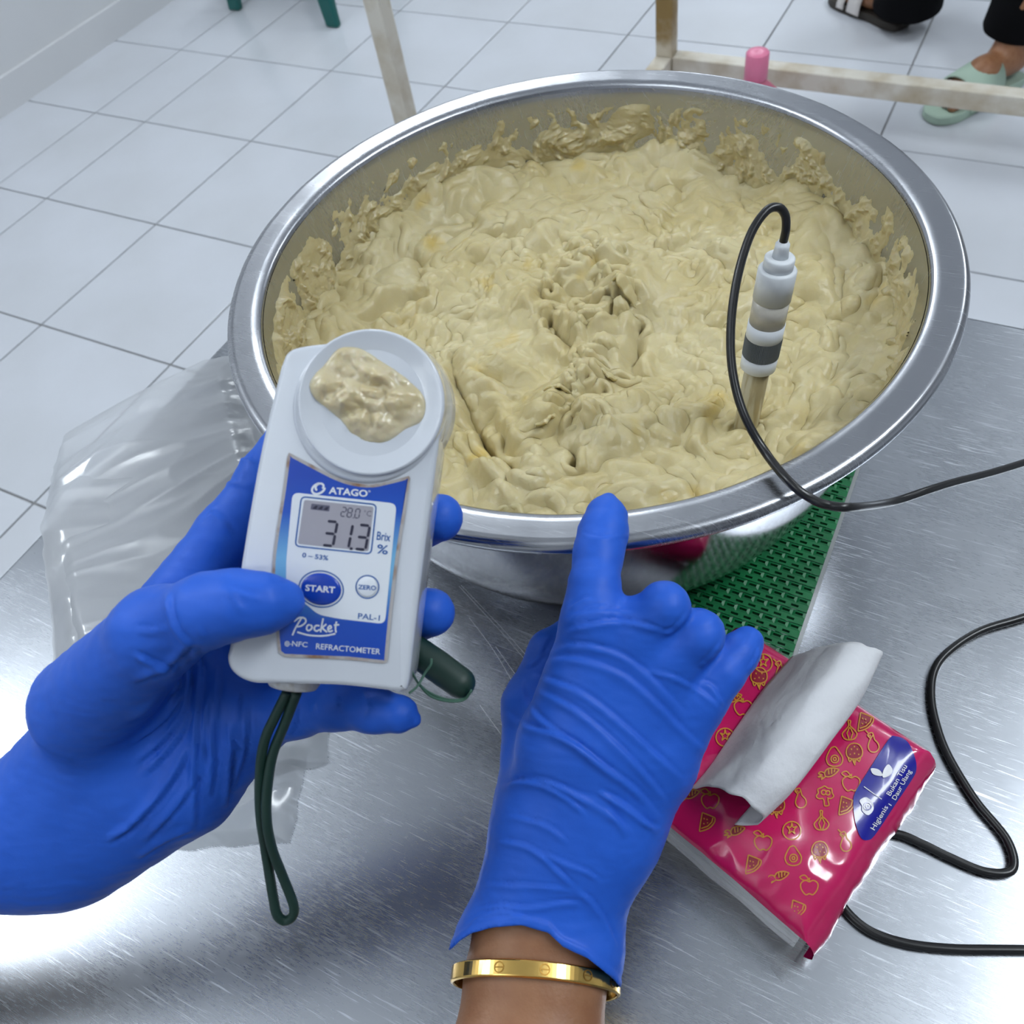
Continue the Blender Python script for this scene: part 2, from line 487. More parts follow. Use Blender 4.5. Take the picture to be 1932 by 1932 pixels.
ZD = ZR - 0.048           # mean dough level
def loc(px, py, z=None):
    q = PZ(px, py, ZD if z is None else z); return q[0] - BC[0], q[1] - BC[1]
def wall_r(z):
    return np.interp(z - MZ, wp[:, 1], wp[:, 0]) - 0.0012
def dough_height(x, y):
    r = np.hypot(x, y); a = np.arctan2(y, x); ca, sa = np.cos(a), np.sin(a)
    wx = 0.010 * noise3(x * 22, y * 22, 1.1, 1) + 0.004 * noise3(x * 60, y * 60, 0.4, 2)
    wy = 0.010 * noise3(x * 22, y * 22, 7.7, 3) + 0.004 * noise3(x * 60, y * 60, 3.4, 4)
    X, Y = x + wx, y + wy
    R2 = np.hypot(X, Y); 
    def billow(s, sd): return np.sqrt(noise3(X * s, Y * s, 0.5, sd) ** 2 + 0.0025) - 0.05
    h = 0.0080 * noise3(x * 13, y * 13, 0.2, 9)
    h = h + 0.0110 * billow(25, 11) + 0.0056 * billow(47, 12)
    # streaks along the stirring direction
    K = 5.0
    def soft(n): return np.sqrt(n * n + 0.0025) - 0.05
    st = soft(noise3(ca * K + wx * 60, sa * K + wy * 60, R2 * 52, 21))
    st2 = soft(noise3(ca * K * 2 + wx * 60, sa * K * 2, R2 * 115, 22))
    outer = sstep(0.045, 0.085, r)
    h = h + outer * (0.0075 * st + 0.0030 * st2)
    h = h + 0.0017 * billow(95, 13) + 0.00025 * billow(210, 14)
    # ragged clump in the middle
    for (px, py, rad, amp) in ((1080, 520, 0.020, 0.008), (1150, 500, 0.016, 0.009), (1010, 560, 0.015, 0.006), (1120, 600, 0.016, 0.010), (1170, 560, 0.012, 0.009), (1110, 680, 0.014, 0.009),
                               (1080, 740, 0.013, 0.007), (1030, 780, 0.012, 0.005), (1120, 800, 0.011, 0.007), (950, 680, 0.020, 0.004)):
        lx, ly = loc(px, py)
        g = np.exp(-((x - lx) ** 2 + (y - ly) ** 2) / rad ** 2)
        rg = 1 - 2.0 * np.abs(noise3(X * 75 + 3, Y * 75, 0.7, 31))
        rg2 = 1 - 2.0 * np.abs(noise3(X * 150, Y * 150 + 5, 0.7, 32))
        h = h + g * amp * (0.35 + 0.95 * rg + 0.25 * rg2)
    # grooves scraped by the finger and the spoon
    for poly, wid, dep, ridge in ([(868, 640), (880, 720), (905, 790), (950, 860), (1000, 905)], 0.0060, 0.011, 0.004), \
            ([(905, 700), (930, 770), (975, 830), (1010, 870)], 0.0035, 0.006, 0.003), \
            ([(845, 760), (880, 830), (930, 890), (985, 945)], 0.004, 0.005, 0.004), \
            ([(1030, 590), (1060, 625), (1100, 640)], 0.005, 0.009, 0.003), \
            ([(1190, 590), (1200, 640), (1195, 700)], 0.004, 0.008, 0.003), \
            ([(680, 600), (740, 560), (800, 540)], 0.004, 0.006, 0.003), \
            ([(1150, 560), (1120, 575), (1095, 570)], 0.003, 0.007, 0.003), \
            ([(1080, 830), (1085, 850), (1080, 870)], 0.003, 0.006, 0.002), \
            ([(1390, 770), (1415, 775), (1435, 772)], 0.003, 0.006, 0.002):
        pl = catmull(np.array([loc(*q) for q in poly]), 4)
        d, s, t = polydist(X, Y, pl)
        e = np.sin(np.clip(t, 0, 1) * PI) ** 0.5
        h = h - e * dep * np.exp(-(d / wid) ** 2) + e * ridge * np.exp(-((d - 1.7 * wid) / (0.8 * wid)) ** 2)
    # deep torn holes
    for px, py, rad, dep in ((1040, 600, .0032, .009), (1092, 572, .0028, .009), (1148, 482, .0026, .008), (1122, 468, .0024, .007), (1178, 700, .0030, .007), (1085, 862, .0030, .009), (1052, 556, .0030, .007), (1140, 565, .0026, .008), (1130, 735, .0024, .006), (1030, 615, .0030, .008), (1200, 600, .0030, .008), (1108, 722, .0022, .006)):
        lx, ly = loc(px, py)
        d2_ = ((X - lx) ** 2 * 1.6 + (Y - ly) ** 2) / rad ** 2
        h = h - dep * np.exp(-d2_ ** 2) + 0.0022 * np.exp(-(np.sqrt(d2_) - 1.7) ** 2 / 0.3)
    # hollow on the left of the stirred middle, slope up to the wall
    lx, ly = loc(930, 780)
    h = h - 0.006 * np.exp(-((x - lx) ** 2 + (y - ly) ** 2) / 0.03 ** 2)
    h = h + 0.016 * sstep(0.135, 0.172, r) * (0.6 + 0.8 * noise3(ca * 3, sa * 3, 0.5, 41)) 
    return h - 0.0075
gs = 0.00052
n = int(0.36 / gs)
ax_ = (np.arange(n) - (n - 1) / 2) * gs
gx, gy = np.meshgrid(ax_, ax_, indexing='ij')
hh = dough_height(gx, gy)
gxh, gyh = np.gradient(hh, gs)
sl = 1 / np.sqrt(1 + gxh ** 2 + gyh ** 2)
ox, oy = gx - 0.0016 * gxh * sl * 0.8, gy - 0.0016 * gyh * sl * 0.8     # puff the lumps outwards
zz = ZD + hh
rr = np.hypot(gx, gy)
ok = rr < wall_r(zz) + 0.0005
ids = -np.ones((n, n), int)
q = ok[:-1, :-1] & ok[1:, :-1] & ok[1:, 1:] & ok[:-1, 1:]
use = np.zeros((n, n), bool)
use[:-1, :-1] |= q; use[1:, :-1] |= q; use[1:, 1:] |= q; use[:-1, 1:] |= q
ids[use] = np.arange(use.sum())
V = np.stack([BC[0] + ox[use], BC[1] + oy[use], zz[use]], 1)
a = np.argwhere(q)
F = np.stack([ids[a[:, 0], a[:, 1]], ids[a[:, 0] + 1, a[:, 1]], ids[a[:, 0] + 1, a[:, 1] + 1], ids[a[:, 0], a[:, 1] + 1]], 1)
# skirt down the bowl so the mass is closed below
dough = empty('dough_mass', (BC[0], BC[1], MZ + 0.002))
tag(dough, 'pale yellow sticky dough filling the steel bowl', 'dough')
mesh('dough_surface', V, F, M_dough, dough)
mesh('dough_bulk', *lathe([(max(0.0, r_ - 0.0030), h_ + 0.003) for r_, h_ in wp if h_ < ZD - MZ - 0.02] + [(0.12, ZD - MZ - 0.02), (0.0, ZD - MZ - 0.02)], 64, c3(0), close_ends=False), M_dough, dough)

# smears of dough left on the inner wall above the level
nt_, nz_ = 1500, 150
th = np.linspace(0, 2 * PI, nt_, endpoint=False)
hz = np.linspace(ZD - 0.012 - MZ, HB - 0.0090, nz_)
TH, HZ = np.meshgrid(th, hz, indexing='ij')
RW = np.interp(HZ, wp[:, 1], wp[:, 0]) - 0.0012
sx, sy = RW * np.cos(TH), RW * np.sin(TH)
lev = (HZ - (ZD - MZ)) / (HB - (ZD - MZ))
wq = 0.006 * noise3(sx * 40, sy * 40, HZ * 40, 51)
nA = fbm((sx + wq) * 36, (sy + wq) * 36, HZ * 34, 4, 52)
nB = fbm((sx + 2 * wq) * 95, (sy + 2 * wq) * 95, HZ * 75, 4, 53)
# taller smears on the left (seen by azimuth), thinner on the right side
azl = np.arctan2(*(PZ(470, 640, ZR)[:2] - BC)[::-1]); azn = np.arctan2(*(PZ(1100, 1010, ZR)[:2] - BC)[::-1])
left = np.exp(-((np.angle(np.exp(1j * (TH - azl)))) / 0.45) ** 2)
near = np.exp(-((np.angle(np.exp(1j * (TH - azn)))) / 0.9) ** 2)
cov = 0.60 * nA + 0.50 * nB + 0.72 - 0.95 * lev + 0.55 * left - 0.5 * near
thk = 0.0050 * np.clip(cov, -0.2, 1.0) * (0.55 + 0.8 * np.abs(nB)) * (1 - sstep(0.84, 0.985, np.linspace(0, 1, nz_))[None, :])
ok = thk > 0.00012
thk = np.maximum(thk, 0)
q = ok & np.roll(ok, -1, 0)
q = q[:, :-1] & q[:, 1:]
RR = RW + 0.0003 - thk
V = np.stack([BC[0] + RR * np.cos(TH), BC[1] + RR * np.sin(TH), MZ + HZ + 0.2 * thk], -1).reshape(-1, 3)
a = np.argwhere(q); i0, j0 = a[:, 0], a[:, 1]; i1 = (i0 + 1) % nt_
F = np.stack([i0 * nz_ + j0, i0 * nz_ + j0 + 1, i1 * nz_ + j0 + 1, i1 * nz_ + j0], 1)
u_, inv = np.unique(F, return_inverse=True)
M_smear = mat('thin_dough_smear', (0.47, 0.39, 0.20), 0.3, noise=((0.57, 0.49, 0.28), 60, 0.35, 0.65), bump=(300, 0.3, 0.001), Subsurface_Weight=0.3)
nodes(M_smear)[2].inputs['Subsurface Radius'].default_value = (0.006, 0.004, 0.0015)
nodes(M_smear)[2].inputs['Subsurface Scale'].default_value = 1.0
tag(mesh('dough_smear', V[u_], inv.reshape(F.shape), M_smear, dough), 'thin yellowish dough smeared up the bowl wall')

# translucent film of dough wiped higher up the wall
M_filmd = mat('translucent_dough_film', (0.42, 0.37, 0.22), 0.35, Alpha=0.55)
N_, L_, B_ = nodes(M_filmd)
tcn = N_.new('ShaderNodeTexCoord'); vn = N_.new('ShaderNodeTexNoise'); vn.inputs['Scale'].default_value = 70; vn.inputs['Detail'].default_value = 6
L_.new(tcn.outputs['Object'], vn.inputs['Vector'])
mr = N_.new('ShaderNodeMapRange'); mr.inputs[1].default_value = 0.38; mr.inputs[2].default_value = 0.62; mr.inputs[3].default_value = 0.15; mr.inputs[4].default_value = 0.75
L_.new(vn.outputs['Fac'], mr.inputs[0]); L_.new(mr.outputs[0], B_.inputs['Alpha'])
cov2 = 0.35 * nA + 0.25 * nB + 0.92 - 1.0 * lev + 0.3 * left - 0.4 * near
q = cov2 > 0.03
q = q & np.roll(q, -1, 0); q = q[:, :-1] & q[:, 1:]
RR = RW - 0.00012
V = np.stack([BC[0] + RR * np.cos(TH), BC[1] + RR * np.sin(TH), MZ + HZ], -1).reshape(-1, 3)
a = np.argwhere(q); i0, j0 = a[:, 0], a[:, 1]; i1 = (i0 + 1) % nt_
F = np.stack([i0 * nz_ + j0, i0 * nz_ + j0 + 1, i1 * nz_ + j0 + 1, i1 * nz_ + j0], 1)
u_, inv = np.unique(F, return_inverse=True)
tag(mesh('dough_film', V[u_], inv.reshape(F.shape), M_filmd, dough), 'thin translucent film of dough on the bowl wall')

# torn flaps and curls standing out of the stirred middle
rnd = random.Random(5)
FL = [(1090, 470, 0.3, 16, 7), (1150, 478, 2.6, 14, 8), (1178, 505, 1.5, 12, 7), (1130, 540, 0.2, 18, 7), (1190, 560, 2.9, 14, 8), (1180, 590, 1.2, 10, 6), (1090, 620, 0.8, 12, 6),
      (1140, 660, 0.4, 14, 7), (1150, 700, 3.3, 12, 5), (1080, 690, 5.0, 12, 5), (1050, 740, 3.6, 14, 5), (1100, 745, 1.7, 12, 6), (1125, 800, 1.5, 14, 7), (1085, 800, 4.6, 12, 6), (1030, 800, 3.9, 10, 5), (985, 860, 4.9, 16, 6), (960, 960, 0.1, 14, 5), ]
def hs(x, y): return float(dough_height(np.array([x]), np.array([y]))[0])
for px, py, rot, Lmm, Hmm in FL:
    cx_, cy_ = loc(px, py)
    nu, nv = 30, 14
    us_ = np.linspace(-0.5, 0.5, nu); vs_ = np.linspace(0, 1, nv)
    Ug, Vg = np.meshgrid(us_, vs_, indexing='ij')
    L_mm, H_mm = Lmm * 0.00125, Hmm * 0.00165
    bend = rnd.uniform(-0.9, 0.9); curl = rnd.uniform(1.3, 2.3)
    env = np.clip(1 - (2 * Ug) ** 2, 0, 1) * (0.85 + 0.4 * noise3(Ug * 4, px * 0.1, 0.3, 131)) + 0.02
    along = Ug * L_mm; side = bend * L_mm * (Ug ** 2) * 1.6
    ang_ = curl * Vg ** 1.2
    out_ = H_mm * env * (1 - np.cos(ang_)) / curl * 1.2; upz = H_mm * env * np.sin(ang_) / curl * 1.5
    out_ = out_ + 0.0012 * noise3(Ug * 7, Vg * 3, px * 0.07, 132)
    c_, s_ = math.cos(rot), math.sin(rot)
    bx, by = cx_ + along * c_ - (side + 0) * s_, cy_ + along * s_ + side * c_
    hb = np.convolve(np.pad(dough_height(bx[:, 0], by[:, 0]), 6, mode='edge'), np.ones(13) / 13, 'valid')[:, None] - 0.0020
    X3 = BC[0] + bx - out_ * s_; Y3 = BC[1] + by + out_ * c_; Z3 = ZD + hb + upz
    Fq = np.array([(i * nv + j, i * nv + j + 1, (i + 1) * nv + j + 1, (i + 1) * nv + j) for i in range(nu - 1) for j in range(nv - 1)])
    o = mesh('dough_flap', np.stack([X3, Y3, Z3], -1).reshape(-1, 3), Fq, M_dough, dough)
    md = o.modifiers.new('thickness', 'SOLIDIFY'); md.thickness = 0.0016; md.offset = 0
    subsurf(o, 1)
# ------------------------------------------------------------------ green slotted mat under the bowl
M_mat = mat('green_pvc_mat', (0.007, 0.20, 0.062), 0.38, noise=((0.005, 0.14, 0.045), 60, 0.3, 0.7), bump=(700, 0.2, 0.0006))
mx0, mx1, my0, my1, mz0, mz1 = 2.30, 2.6145, -2.186, -1.935, ZT + 0.0004, ZT + 0.0030
pw, ph, sw, sh = 0.0074, 0.0044, 0.0042, 0.0015
Vm, Fm = [], []
rows = int((my1 - my0) / ph)
for j in range(rows):
    y0 = my0 + j * ph; y1 = y0 + ph; yc = (y0 + y1) / 2
    off = (j % 2) * pw / 2
    x = mx0 - off
    while x < mx1 - 1e-6:
        xa, xb = max(x, mx0), min(x + pw, mx1)
        if xb - xa > 0.7 * pw:
            xc = (xa + xb) / 2
            b = len(Vm)
            zb = mz1 - 0.0006 * (j % 2)
            Vm += [(xa, y0, zb), (xb, y0, zb), (xb, y1, zb), (xa, y1, zb)]
            Vm += [(xc - sw / 2, yc - sh / 2, mz1), (xc + sw / 2, yc - sh / 2, mz1), (xc + sw / 2, yc + sh / 2, mz1), (xc - sw / 2, yc + sh / 2, mz1)]
            Vm += [(xc - sw / 2, yc - sh / 2, mz0), (xc + sw / 2, yc - sh / 2, mz0), (xc + sw / 2, yc + sh / 2, mz0), (xc - sw / 2, yc + sh / 2, mz0)]
            for k in range(4):
                l = (k + 1) % 4
                Fm.append((b + k, b + l, b + 4 + l, b + 4 + k)); Fm.append((b + 4 + k, b + 4 + l, b + 8 + l, b + 8 + k))
        elif xb > xa:
            b = len(Vm); zb = mz1 - 0.0006 * (j % 2)
            Vm += [(xa, y0, zb), (xb, y0, zb), (xb, y1, zb), (xa, y1, zb)]; Fm.append((b, b + 1, b + 2, b + 3))
        x += pw
ma = empty('slotted_mat', ((mx0 + mx1) / 2, (my0 + my1) / 2, ZT))
tag(ma, 'green slotted anti-slip mat lying under the bowl', 'mat')
mesh('webbing', np.array(Vm), Fm, M_mat, ma, smooth=False)
M_clear = mat('clear_film_edge', (0.55, 0.58, 0.58), 0.12, Alpha=0.55)
for a_, b_ in (((mx1 + 0.0012, my0, ZT + 0.0012), (mx1 + 0.0012, my1, ZT + 0.0012)),):
    mesh('edge_strip', *bar(a_, b_, 0.0022, 0.0020), M_clear, ma, smooth=False)

# ------------------------------------------------------------------ tissue pack
M_pink = mat('pink_printed_film', (0.62, 0.012, 0.125), 0.16, noise=((0.57, 0.010, 0.11), 20, 0.3, 0.7), Coat_Weight=0.5, Coat_Roughness=0.08)
M_gold = mat('gold_print', (0.62, 0.27, 0.035), 0.3)
M_dred = mat('dark_red_print', (0.30, 0.006, 0.03), 0.3)
M_navy = mat('navy_print', (0.008, 0.010, 0.30), 0.2, Coat_Weight=0.4)
M_wprint = mat('white_print', (0.80, 0.80, 0.84), 0.3)
M_paleoval = mat('pale_oval_print', (0.72, 0.62, 0.70), 0.35)
M_paper = mat('white_tissue_paper', (0.78, 0.79, 0.82), 0.85, bump=(260, 0.35, 0.0012))
M_film = mat('clear_crinkled_film', (0.8, 0.8, 0.82), 0.14, Alpha=0.16)
nodes(M_film)[2].inputs['Specular IOR Level'].default_value = 0.7
zt0 = ZT + 0.038
pA, pB, pC = PZ(1398, 1178, zt0), PZ(1758, 1415, zt0), PZ(1527, 1770, zt0)
pD = pA + pC - pB
eu, ev = pB - pA, pD - pA
LU, LV = np.linalg.norm(eu), np.linalg.norm(ev); eu /= LU; ev /= LV
pk = empty('tissue_pack', (pA + pC) / 2 * np.array([1, 1, 0]) + np.array([0, 0, ZT]))
tag(pk, 'pink printed soft pack of tissues with blue badge', 'tissue pack')
def pk_uv(P):
    d = P - pA; return d @ eu / LU, d @ ev / LV
def pk_top(u, v, fine=True):
    """height of the film above zt0"""
    u = np.asarray(u, float); v = np.asarray(v, float)
    e = np.clip(np.minimum(np.minimum(u, 1 - u), np.minimum(v, 1 - v)), 0, 1)
    z = 0.0035 * (1 - np.exp(-e / 0.10)) - 0.0030 * np.exp(-e / 0.025)
    z = z - 0.006 * sstep(0.75, 1.0, v) * 0.5 - 0.004 * sstep(0.6, 1.0, u) * sstep(0.5, 1, v)
    if fine:
        z = z + 0.0010 * noise3(u * 5, v * 5, 0.4, 61) + 0.0007 * (0.5 - np.abs(noise3(u * 7 + v * 4, v * 6 - u * 2, 1.4, 62))) * 2 * sstep(0.3, 0.8, v)
    return z
def on_pack(px, py, lift):
    q = PZ(px, py, zt0 + 0.002)
    for _ in range(4):
        u, v = pk_uv(q); q = PZ(px, py, zt0 + float(pk_top(u, v)) + lift)
    return q
# wrapper: pillow with printed top and sides
n = 120
us = np.linspace(0, 1, n)
Uu, Vv = np.meshgrid(us, us, indexing='ij')
top = pA[None, None] + Uu[..., None] * eu * LU + Vv[..., None] * ev * LV
top[..., 2] = zt0 + pk_top(Uu, Vv)
Vt = top.reshape(-1, 3)
Ft = [(i * n + j, (i + 1) * n + j, (i + 1) * n + j + 1, i * n + j + 1) for i in range(n - 1) for j in range(n - 1)]
mesh('wrapper_top', Vt, Ft, M_pink, pk)
def pk_side(edge, out, m, name, rows=8, bulge=0.006, zb=ZT + 0.0045, flare=0.0):
    V_, F_ = [], []
    k = len(edge)
    for i in range(rows + 1):
        t = i / rows
        for j in range(k):
            q = edge[j].copy(); s = j / (k - 1)
            q[2] = edge[j][2] * (1 - t) + zb * t
            nz = 0.0012 * float(noise3(s * 6, t * 3, 0.3, 71)) + 0.0006 * float(noise3(s * 19, t * 8, 0.3, 72))
            q = q + out * (bulge * math.sin(PI * min(1, t * 0.92)) ** 0.7 + flare * t + nz * math.sin(PI * t) * 1.5)
            V_.append(q)
    for i in range(rows):
        for j in range(k - 1):
            F_.append((i * k + j, i * k + j + 1, (i + 1) * k + j + 1, (i + 1) * k + j))
    return mesh(name, np.array(V_), F_, m, pk)
pk_side([top[-1, j] for j in range(n)], eu, M_pink, 'wrapper_side')
pk_side([top[0, j] for j in range(n)][::-1], -eu, M_pink, 'wrapper_side')
pk_side([top[i, 0] for i in range(n)], -ev, M_film, 'film_end')
pk_side([top[i, -1] for i in range(n)][::-1], ev, M_film, 'film_end', bulge=0.010, flare=0.005)
# folded film corner at the front right
fc = []
cb = top[-1, -1]
fan = [cb, cb + ev * 0.004 + eu * 0.002 - [0, 0, 0.008], cb + ev * 0.010 + eu * 0.004 - [0, 0, 0.018], cb + ev * 0.014 + eu * 0.001 - [0, 0, 0.028], cb + ev * 0.013 - eu * 0.006 - [0, 0, 0.030], cb + ev * 0.008 - eu * 0.007 - [0, 0, 0.016], cb + ev * 0.003 - eu * 0.005 - [0, 0, 0.006]]
mesh('film_corner', np.array(fan), [(0, 1, 6), (1, 2, 5, 6), (2, 3, 4, 5)], M_film, pk, smooth=False)
# the stack of folded sheets inside, seen through the clear end
k = 26
for i in range(14):
    z0 = ZT + 0.005 + i * (zt0 - 0.0065 - ZT - 0.005) / 14; z1 = z0 + (zt0 - 0.0065 - ZT - 0.005) / 14 * 0.86
    ins = 0.0035 + 0.0010 * math.sin(i * 2.1)
    sl_ = 0.0035 * math.sin(PI * (i + 0.5) / 14)
    c0 = pA + eu * 0.003 + ev * 0.004; w_, l_ = LU - 0.006, LV - ins - 0.003 + sl_
    V_ = []
    for z_ in (z0, z1):
        for j in range(k):
            s = j / (k - 1); wob = 0.0009 * float(noise3(s * 5, i * 0.7, 0.2, 75))
            q = c0 + eu * w_ * s + ev * (l_ + wob); V_.append((q[0], q[1], z_ + 0.0008 * float(noise3(s * 4, i, 0.6, 76))))
        for j in range(k)[::-1]:
            q = c0 + eu * w_ * j / (k - 1); V_.append((q[0], q[1], z_))
    m2 = 2 * k
    F_ = [tuple(range(m2, 2 * m2)), tuple(range(m2))[::-1]] + [(a, (a + 1) % m2, m2 + (a + 1) % m2, m2 + a) for a in range(m2)]
    mesh('folded_sheet', np.array(V_), F_, M_paper, pk, smooth=False)
# prints: decals laid on the film
def decal_px(name, polys, lift, m, parent, place=on_pack, faces=None):
    V_, F_ = [], []
    for poly in polys:
        b = len(V_); V_ += [place(x, y, lift) for x, y in poly]; F_.append(tuple(range(b, b + len(poly))))
    return mesh(name, np.array(V_), F_, m, parent, smooth=False)
def ribbon2d(pts, w):
    p = np.asarray(pts, float); t = np.gradient(p, axis=0); t /= np.linalg.norm(t, axis=1)[:, None] + 1e-9
    nrm = np.stack([-t[:, 1], t[:, 0]], 1)
    return p + nrm * w / 2, p - nrm * w / 2
def strokes_mesh(name, lines, w, lift, m, parent, place):
    V_, F_ = [], []
    for pts in lines:
        a, b_ = ribbon2d(pts, w); b = len(V_)
        for q, r2 in zip(a, b_): V_.append(place(q[0], q[1], lift)); V_.append(place(r2[0], r2[1], lift))
        for i in range(len(a) - 1): F_.append((b + 2 * i, b + 2 * i + 1, b + 2 * i + 3, b + 2 * i + 2))
    return mesh(name, np.array(V_), F_, m, parent, smooth=False)
def ell(cx, cy, a, b, rot=0, n=48, t0=0, t1=2 * PI):
    t = np.linspace(t0, t1, n); c, s = math.cos(rot), math.sin(rot)
    x, y = a * np.cos(t), b * np.sin(t)
    return np.stack([cx + x * c - y * s, cy + x * s + y * c], 1)
# oval opening
ov = ell(1456, 1398, 118, 62, -0.93, 60)
strokes_mesh('opening_outline', [ell(1456, 1398, 120, 64, -0.93, 60)], 5, 0.0004, M_navy, pk, on_pack)
def grid_fill(cx, cy, a, b, rot, lift, m, name, place, rings=6, seg=48):
    V_ = [place(cx, cy, lift)]; F_ = []
    for i in range(1, rings + 1):
        for q in ell(cx, cy, a * i / rings, b * i / rings, rot, seg + 1)[:-1]: V_.append(place(q[0], q[1], lift))
    for k in range(seg):
        F_.append((0, 1 + k, 1 + (k + 1) % seg))
        for i in range(rings - 1):
            a0, b0 = 1 + i * seg, 1 + (i + 1) * seg
            F_.append((a0 + k, b0 + k, b0 + (k + 1) % seg, a0 + (k + 1) % seg))
    return V_, F_
V_, F_ = grid_fill(1456, 1398, 118, 62, -0.93, 0.0003, M_paleoval, '', on_pack)
mesh('opening_patch', np.array(V_), F_, M_paleoval, pk)
# fruit and vegetable line drawings
def circ(cx, cy, r, n=14, sx=1, t0=0, t1=2 * PI): return [(cx + sx * r * math.cos(t), cy + r * math.sin(t)) for t in np.linspace(t0, t1, n)]
ICON = {
 'strawberry': [[(0, -1), (-.45, -.85), (-.75, -.35), (-.7, .2), (-.35, .45), (0, .5), (.35, .45), (.7, .2), (.75, -.35), (.45, -.85), (0, -1)], [(-.6, .3), (-.45, .75), (-.2, .5), (0, .95), (.2, .5), (.45, .75), (.6, .3)], [(0, .6), (.05, 1.1)], [(-.3, -.5), (-.25, -.35)], [(.25, -.5), (.3, -.35)], [(0, -.1), (.02, .05)], [(-.4, 0), (-.38, .12)], [(.4, 0), (.42, .12)], [(0, -.75), (0, -.6)]],
 'eggplant': [[(-.45, -.75), (-.15, -.85), (.0, -.6), (.1, -.2), (.45, .2), (.5, .65), (.2, .98), (-.25, .95), (-.5, .55), (-.42, .1), (-.3, -.3), (-.55, -.55), (-.45, -.75)], [(-.5, -.8), (-.75, -1.05)], [(-.55, -.5), (-.3, -.6), (-.2, -.35), (-.05, -.6)]],
 'carrot': [[(1, -.35), (.5, -.5), (-.1, -.4), (-.35, -.05), (-.25, .3), (.2, .3), (.7, 0), (1, -.35)], [(-.3, .0), (-.7, -.15), (-.95, .05), (-.6, .15), (-1, .35), (-.55, .35), (-.7, .6), (-.25, .3)], [(.0, -.4), (.05, .1)], [(.3, -.45), (.3, .05)], [(.55, -.1), (.6, -.4)]],
 'broccoli': [[(-.2, .2), (-.55, .25), (-.8, 0), (-.6, -.3), (-.65, -.65), (-.3, -.8), (0, -.95), (.3, -.75), (.65, -.7), (.7, -.3), (.85, 0), (.55, .25), (.25, .15)], [(-.2, .2), (-.05, .45), (0, .9), (.4, .85), (.3, .4), (.35, .15)], circ(-.1, -.35, .22), circ(.3, -.3, .2)],
 'melon': [[(-.5, -.9), (-.75, .7), (-.6, .85), (.1, .6), (.6, .1), (.7, -.3), (.5, -.5), (-.5, -.9)], [(-.6, .6), (.0, .4), (.4, 0), (.5, -.4)], [(-.35, -.4), (-.3, -.25)], [(-.1, -.3), (0, -.2)], [(-.4, .1), (-.3, .2)], [(-.05, .05), (.05, .1)]],
 'tomato': [circ(0, .05, .85, 22), [(-.45, -.35), (-.1, -.25), (0, -.7), (.12, -.25), (.5, -.35), (.2, 0), (.3, .35), (0, .12), (-.3, .35), (-.2, 0), (-.45, -.35)]],
 'apple': [[(0, -.35), (-.4, -.5), (-.8, -.2), (-.75, .35), (-.35, .85), (0, .75), (.35, .85), (.75, .35), (.8, -.2), (.4, -.5), (0, -.35)], [(0, -.35), (.02, -.75)], [(-.05, -.6), (-.45, -1), (-.9, -.8), (-.5, -.5), (-.05, -.6)]],
 'garlic': [[(-.15, -1), (.1, -.95), (.05, -.5), (.4, -.15), (.7, .3), (.45, .75), (0, .85), (-.45, .75), (-.7, .3), (-.35, -.15), (-.1, -.5), (-.15, -1)], [(0, -.35), (-.25, .2), (-.05, .8)], [(.05, -.35), (.3, .2), (.1, .8)]],
 'avocado': [[(-.3, -.85), (.1, -.95), (.45, -.5), (.8, .1), (.65, .7), (.1, .9), (-.5, .75), (-.75, .2), (-.55, -.4), (-.3, -.85)], circ(.05, .2, .36, 16), circ(.05, .2, .14, 10)],
}
PL = [('strawberry', 1432, 1279), ('eggplant', 1474, 1264), ('melon', 1472, 1222), ('tomato', 1440, 1250), ('carrot', 1380, 1318), ('apple', 1402, 1332), ('tomato', 1368, 1390), ('garlic', 1603, 1379), ('eggplant', 1648, 1399), ('melon', 1634, 1362), ('strawberry', 1612, 1422),
      ('avocado', 1574, 1428), ('carrot', 1563, 1459), ('apple', 1606, 1475), ('broccoli', 1556, 1502), ('eggplant', 1511, 1504), ('strawberry', 1465, 1522), ('melon', 1598, 1520), ('garlic', 1550, 1549), ('tomato', 1494, 1566), ('apple', 1440, 1587), ('eggplant', 1596, 1586), ('strawberry', 1547, 1607),
      ('avocado', 1496, 1615), ('carrot', 1386, 1569), ('melon', 1335, 1551), ('melon', 1422, 1631), ('carrot', 1469, 1654), ('apple', 1527, 1671), ('tomato', 1581, 1651), ('broccoli', 1636, 1592), ('eggplant', 1624, 1634), ('melon', 1506, 1716), ('avocado', 1565, 1700), ('carrot', 1541, 1736), ('melon', 1738, 1412),
      ('carrot', 1300, 1500), ('apple', 1340, 1508), ('tomato', 1590, 1332), ('eggplant', 1735, 1450), ('tomato', 1712, 1480), ('apple', 1655, 1560)]
for kind, x, y in PL:
    s = 20.0
    ls = []
    for ln in ICON[kind]:
        pts = np.array(ln) * s
        ls.append((catmull(pts, 3) if len(pts) > 4 else pts) + [x, y])
    ub, vb = pk_uv(on_pack(x, y, 0))
    if not (0.03 < ub < 0.955 and 0.03 < vb < 0.965): continue
    ic = strokes_mesh('printed_' + kind, ls, 2.4, 0.00050, M_gold, pk, on_pack)
    if kind in ('strawberry', 'carrot', 'melon'):
        decal_px('printed_fill', [[tuple(q) for q in np.array(ICON[kind][0]) * s * 0.86 + [x, y]]], 0.00040, M_dred, ic)
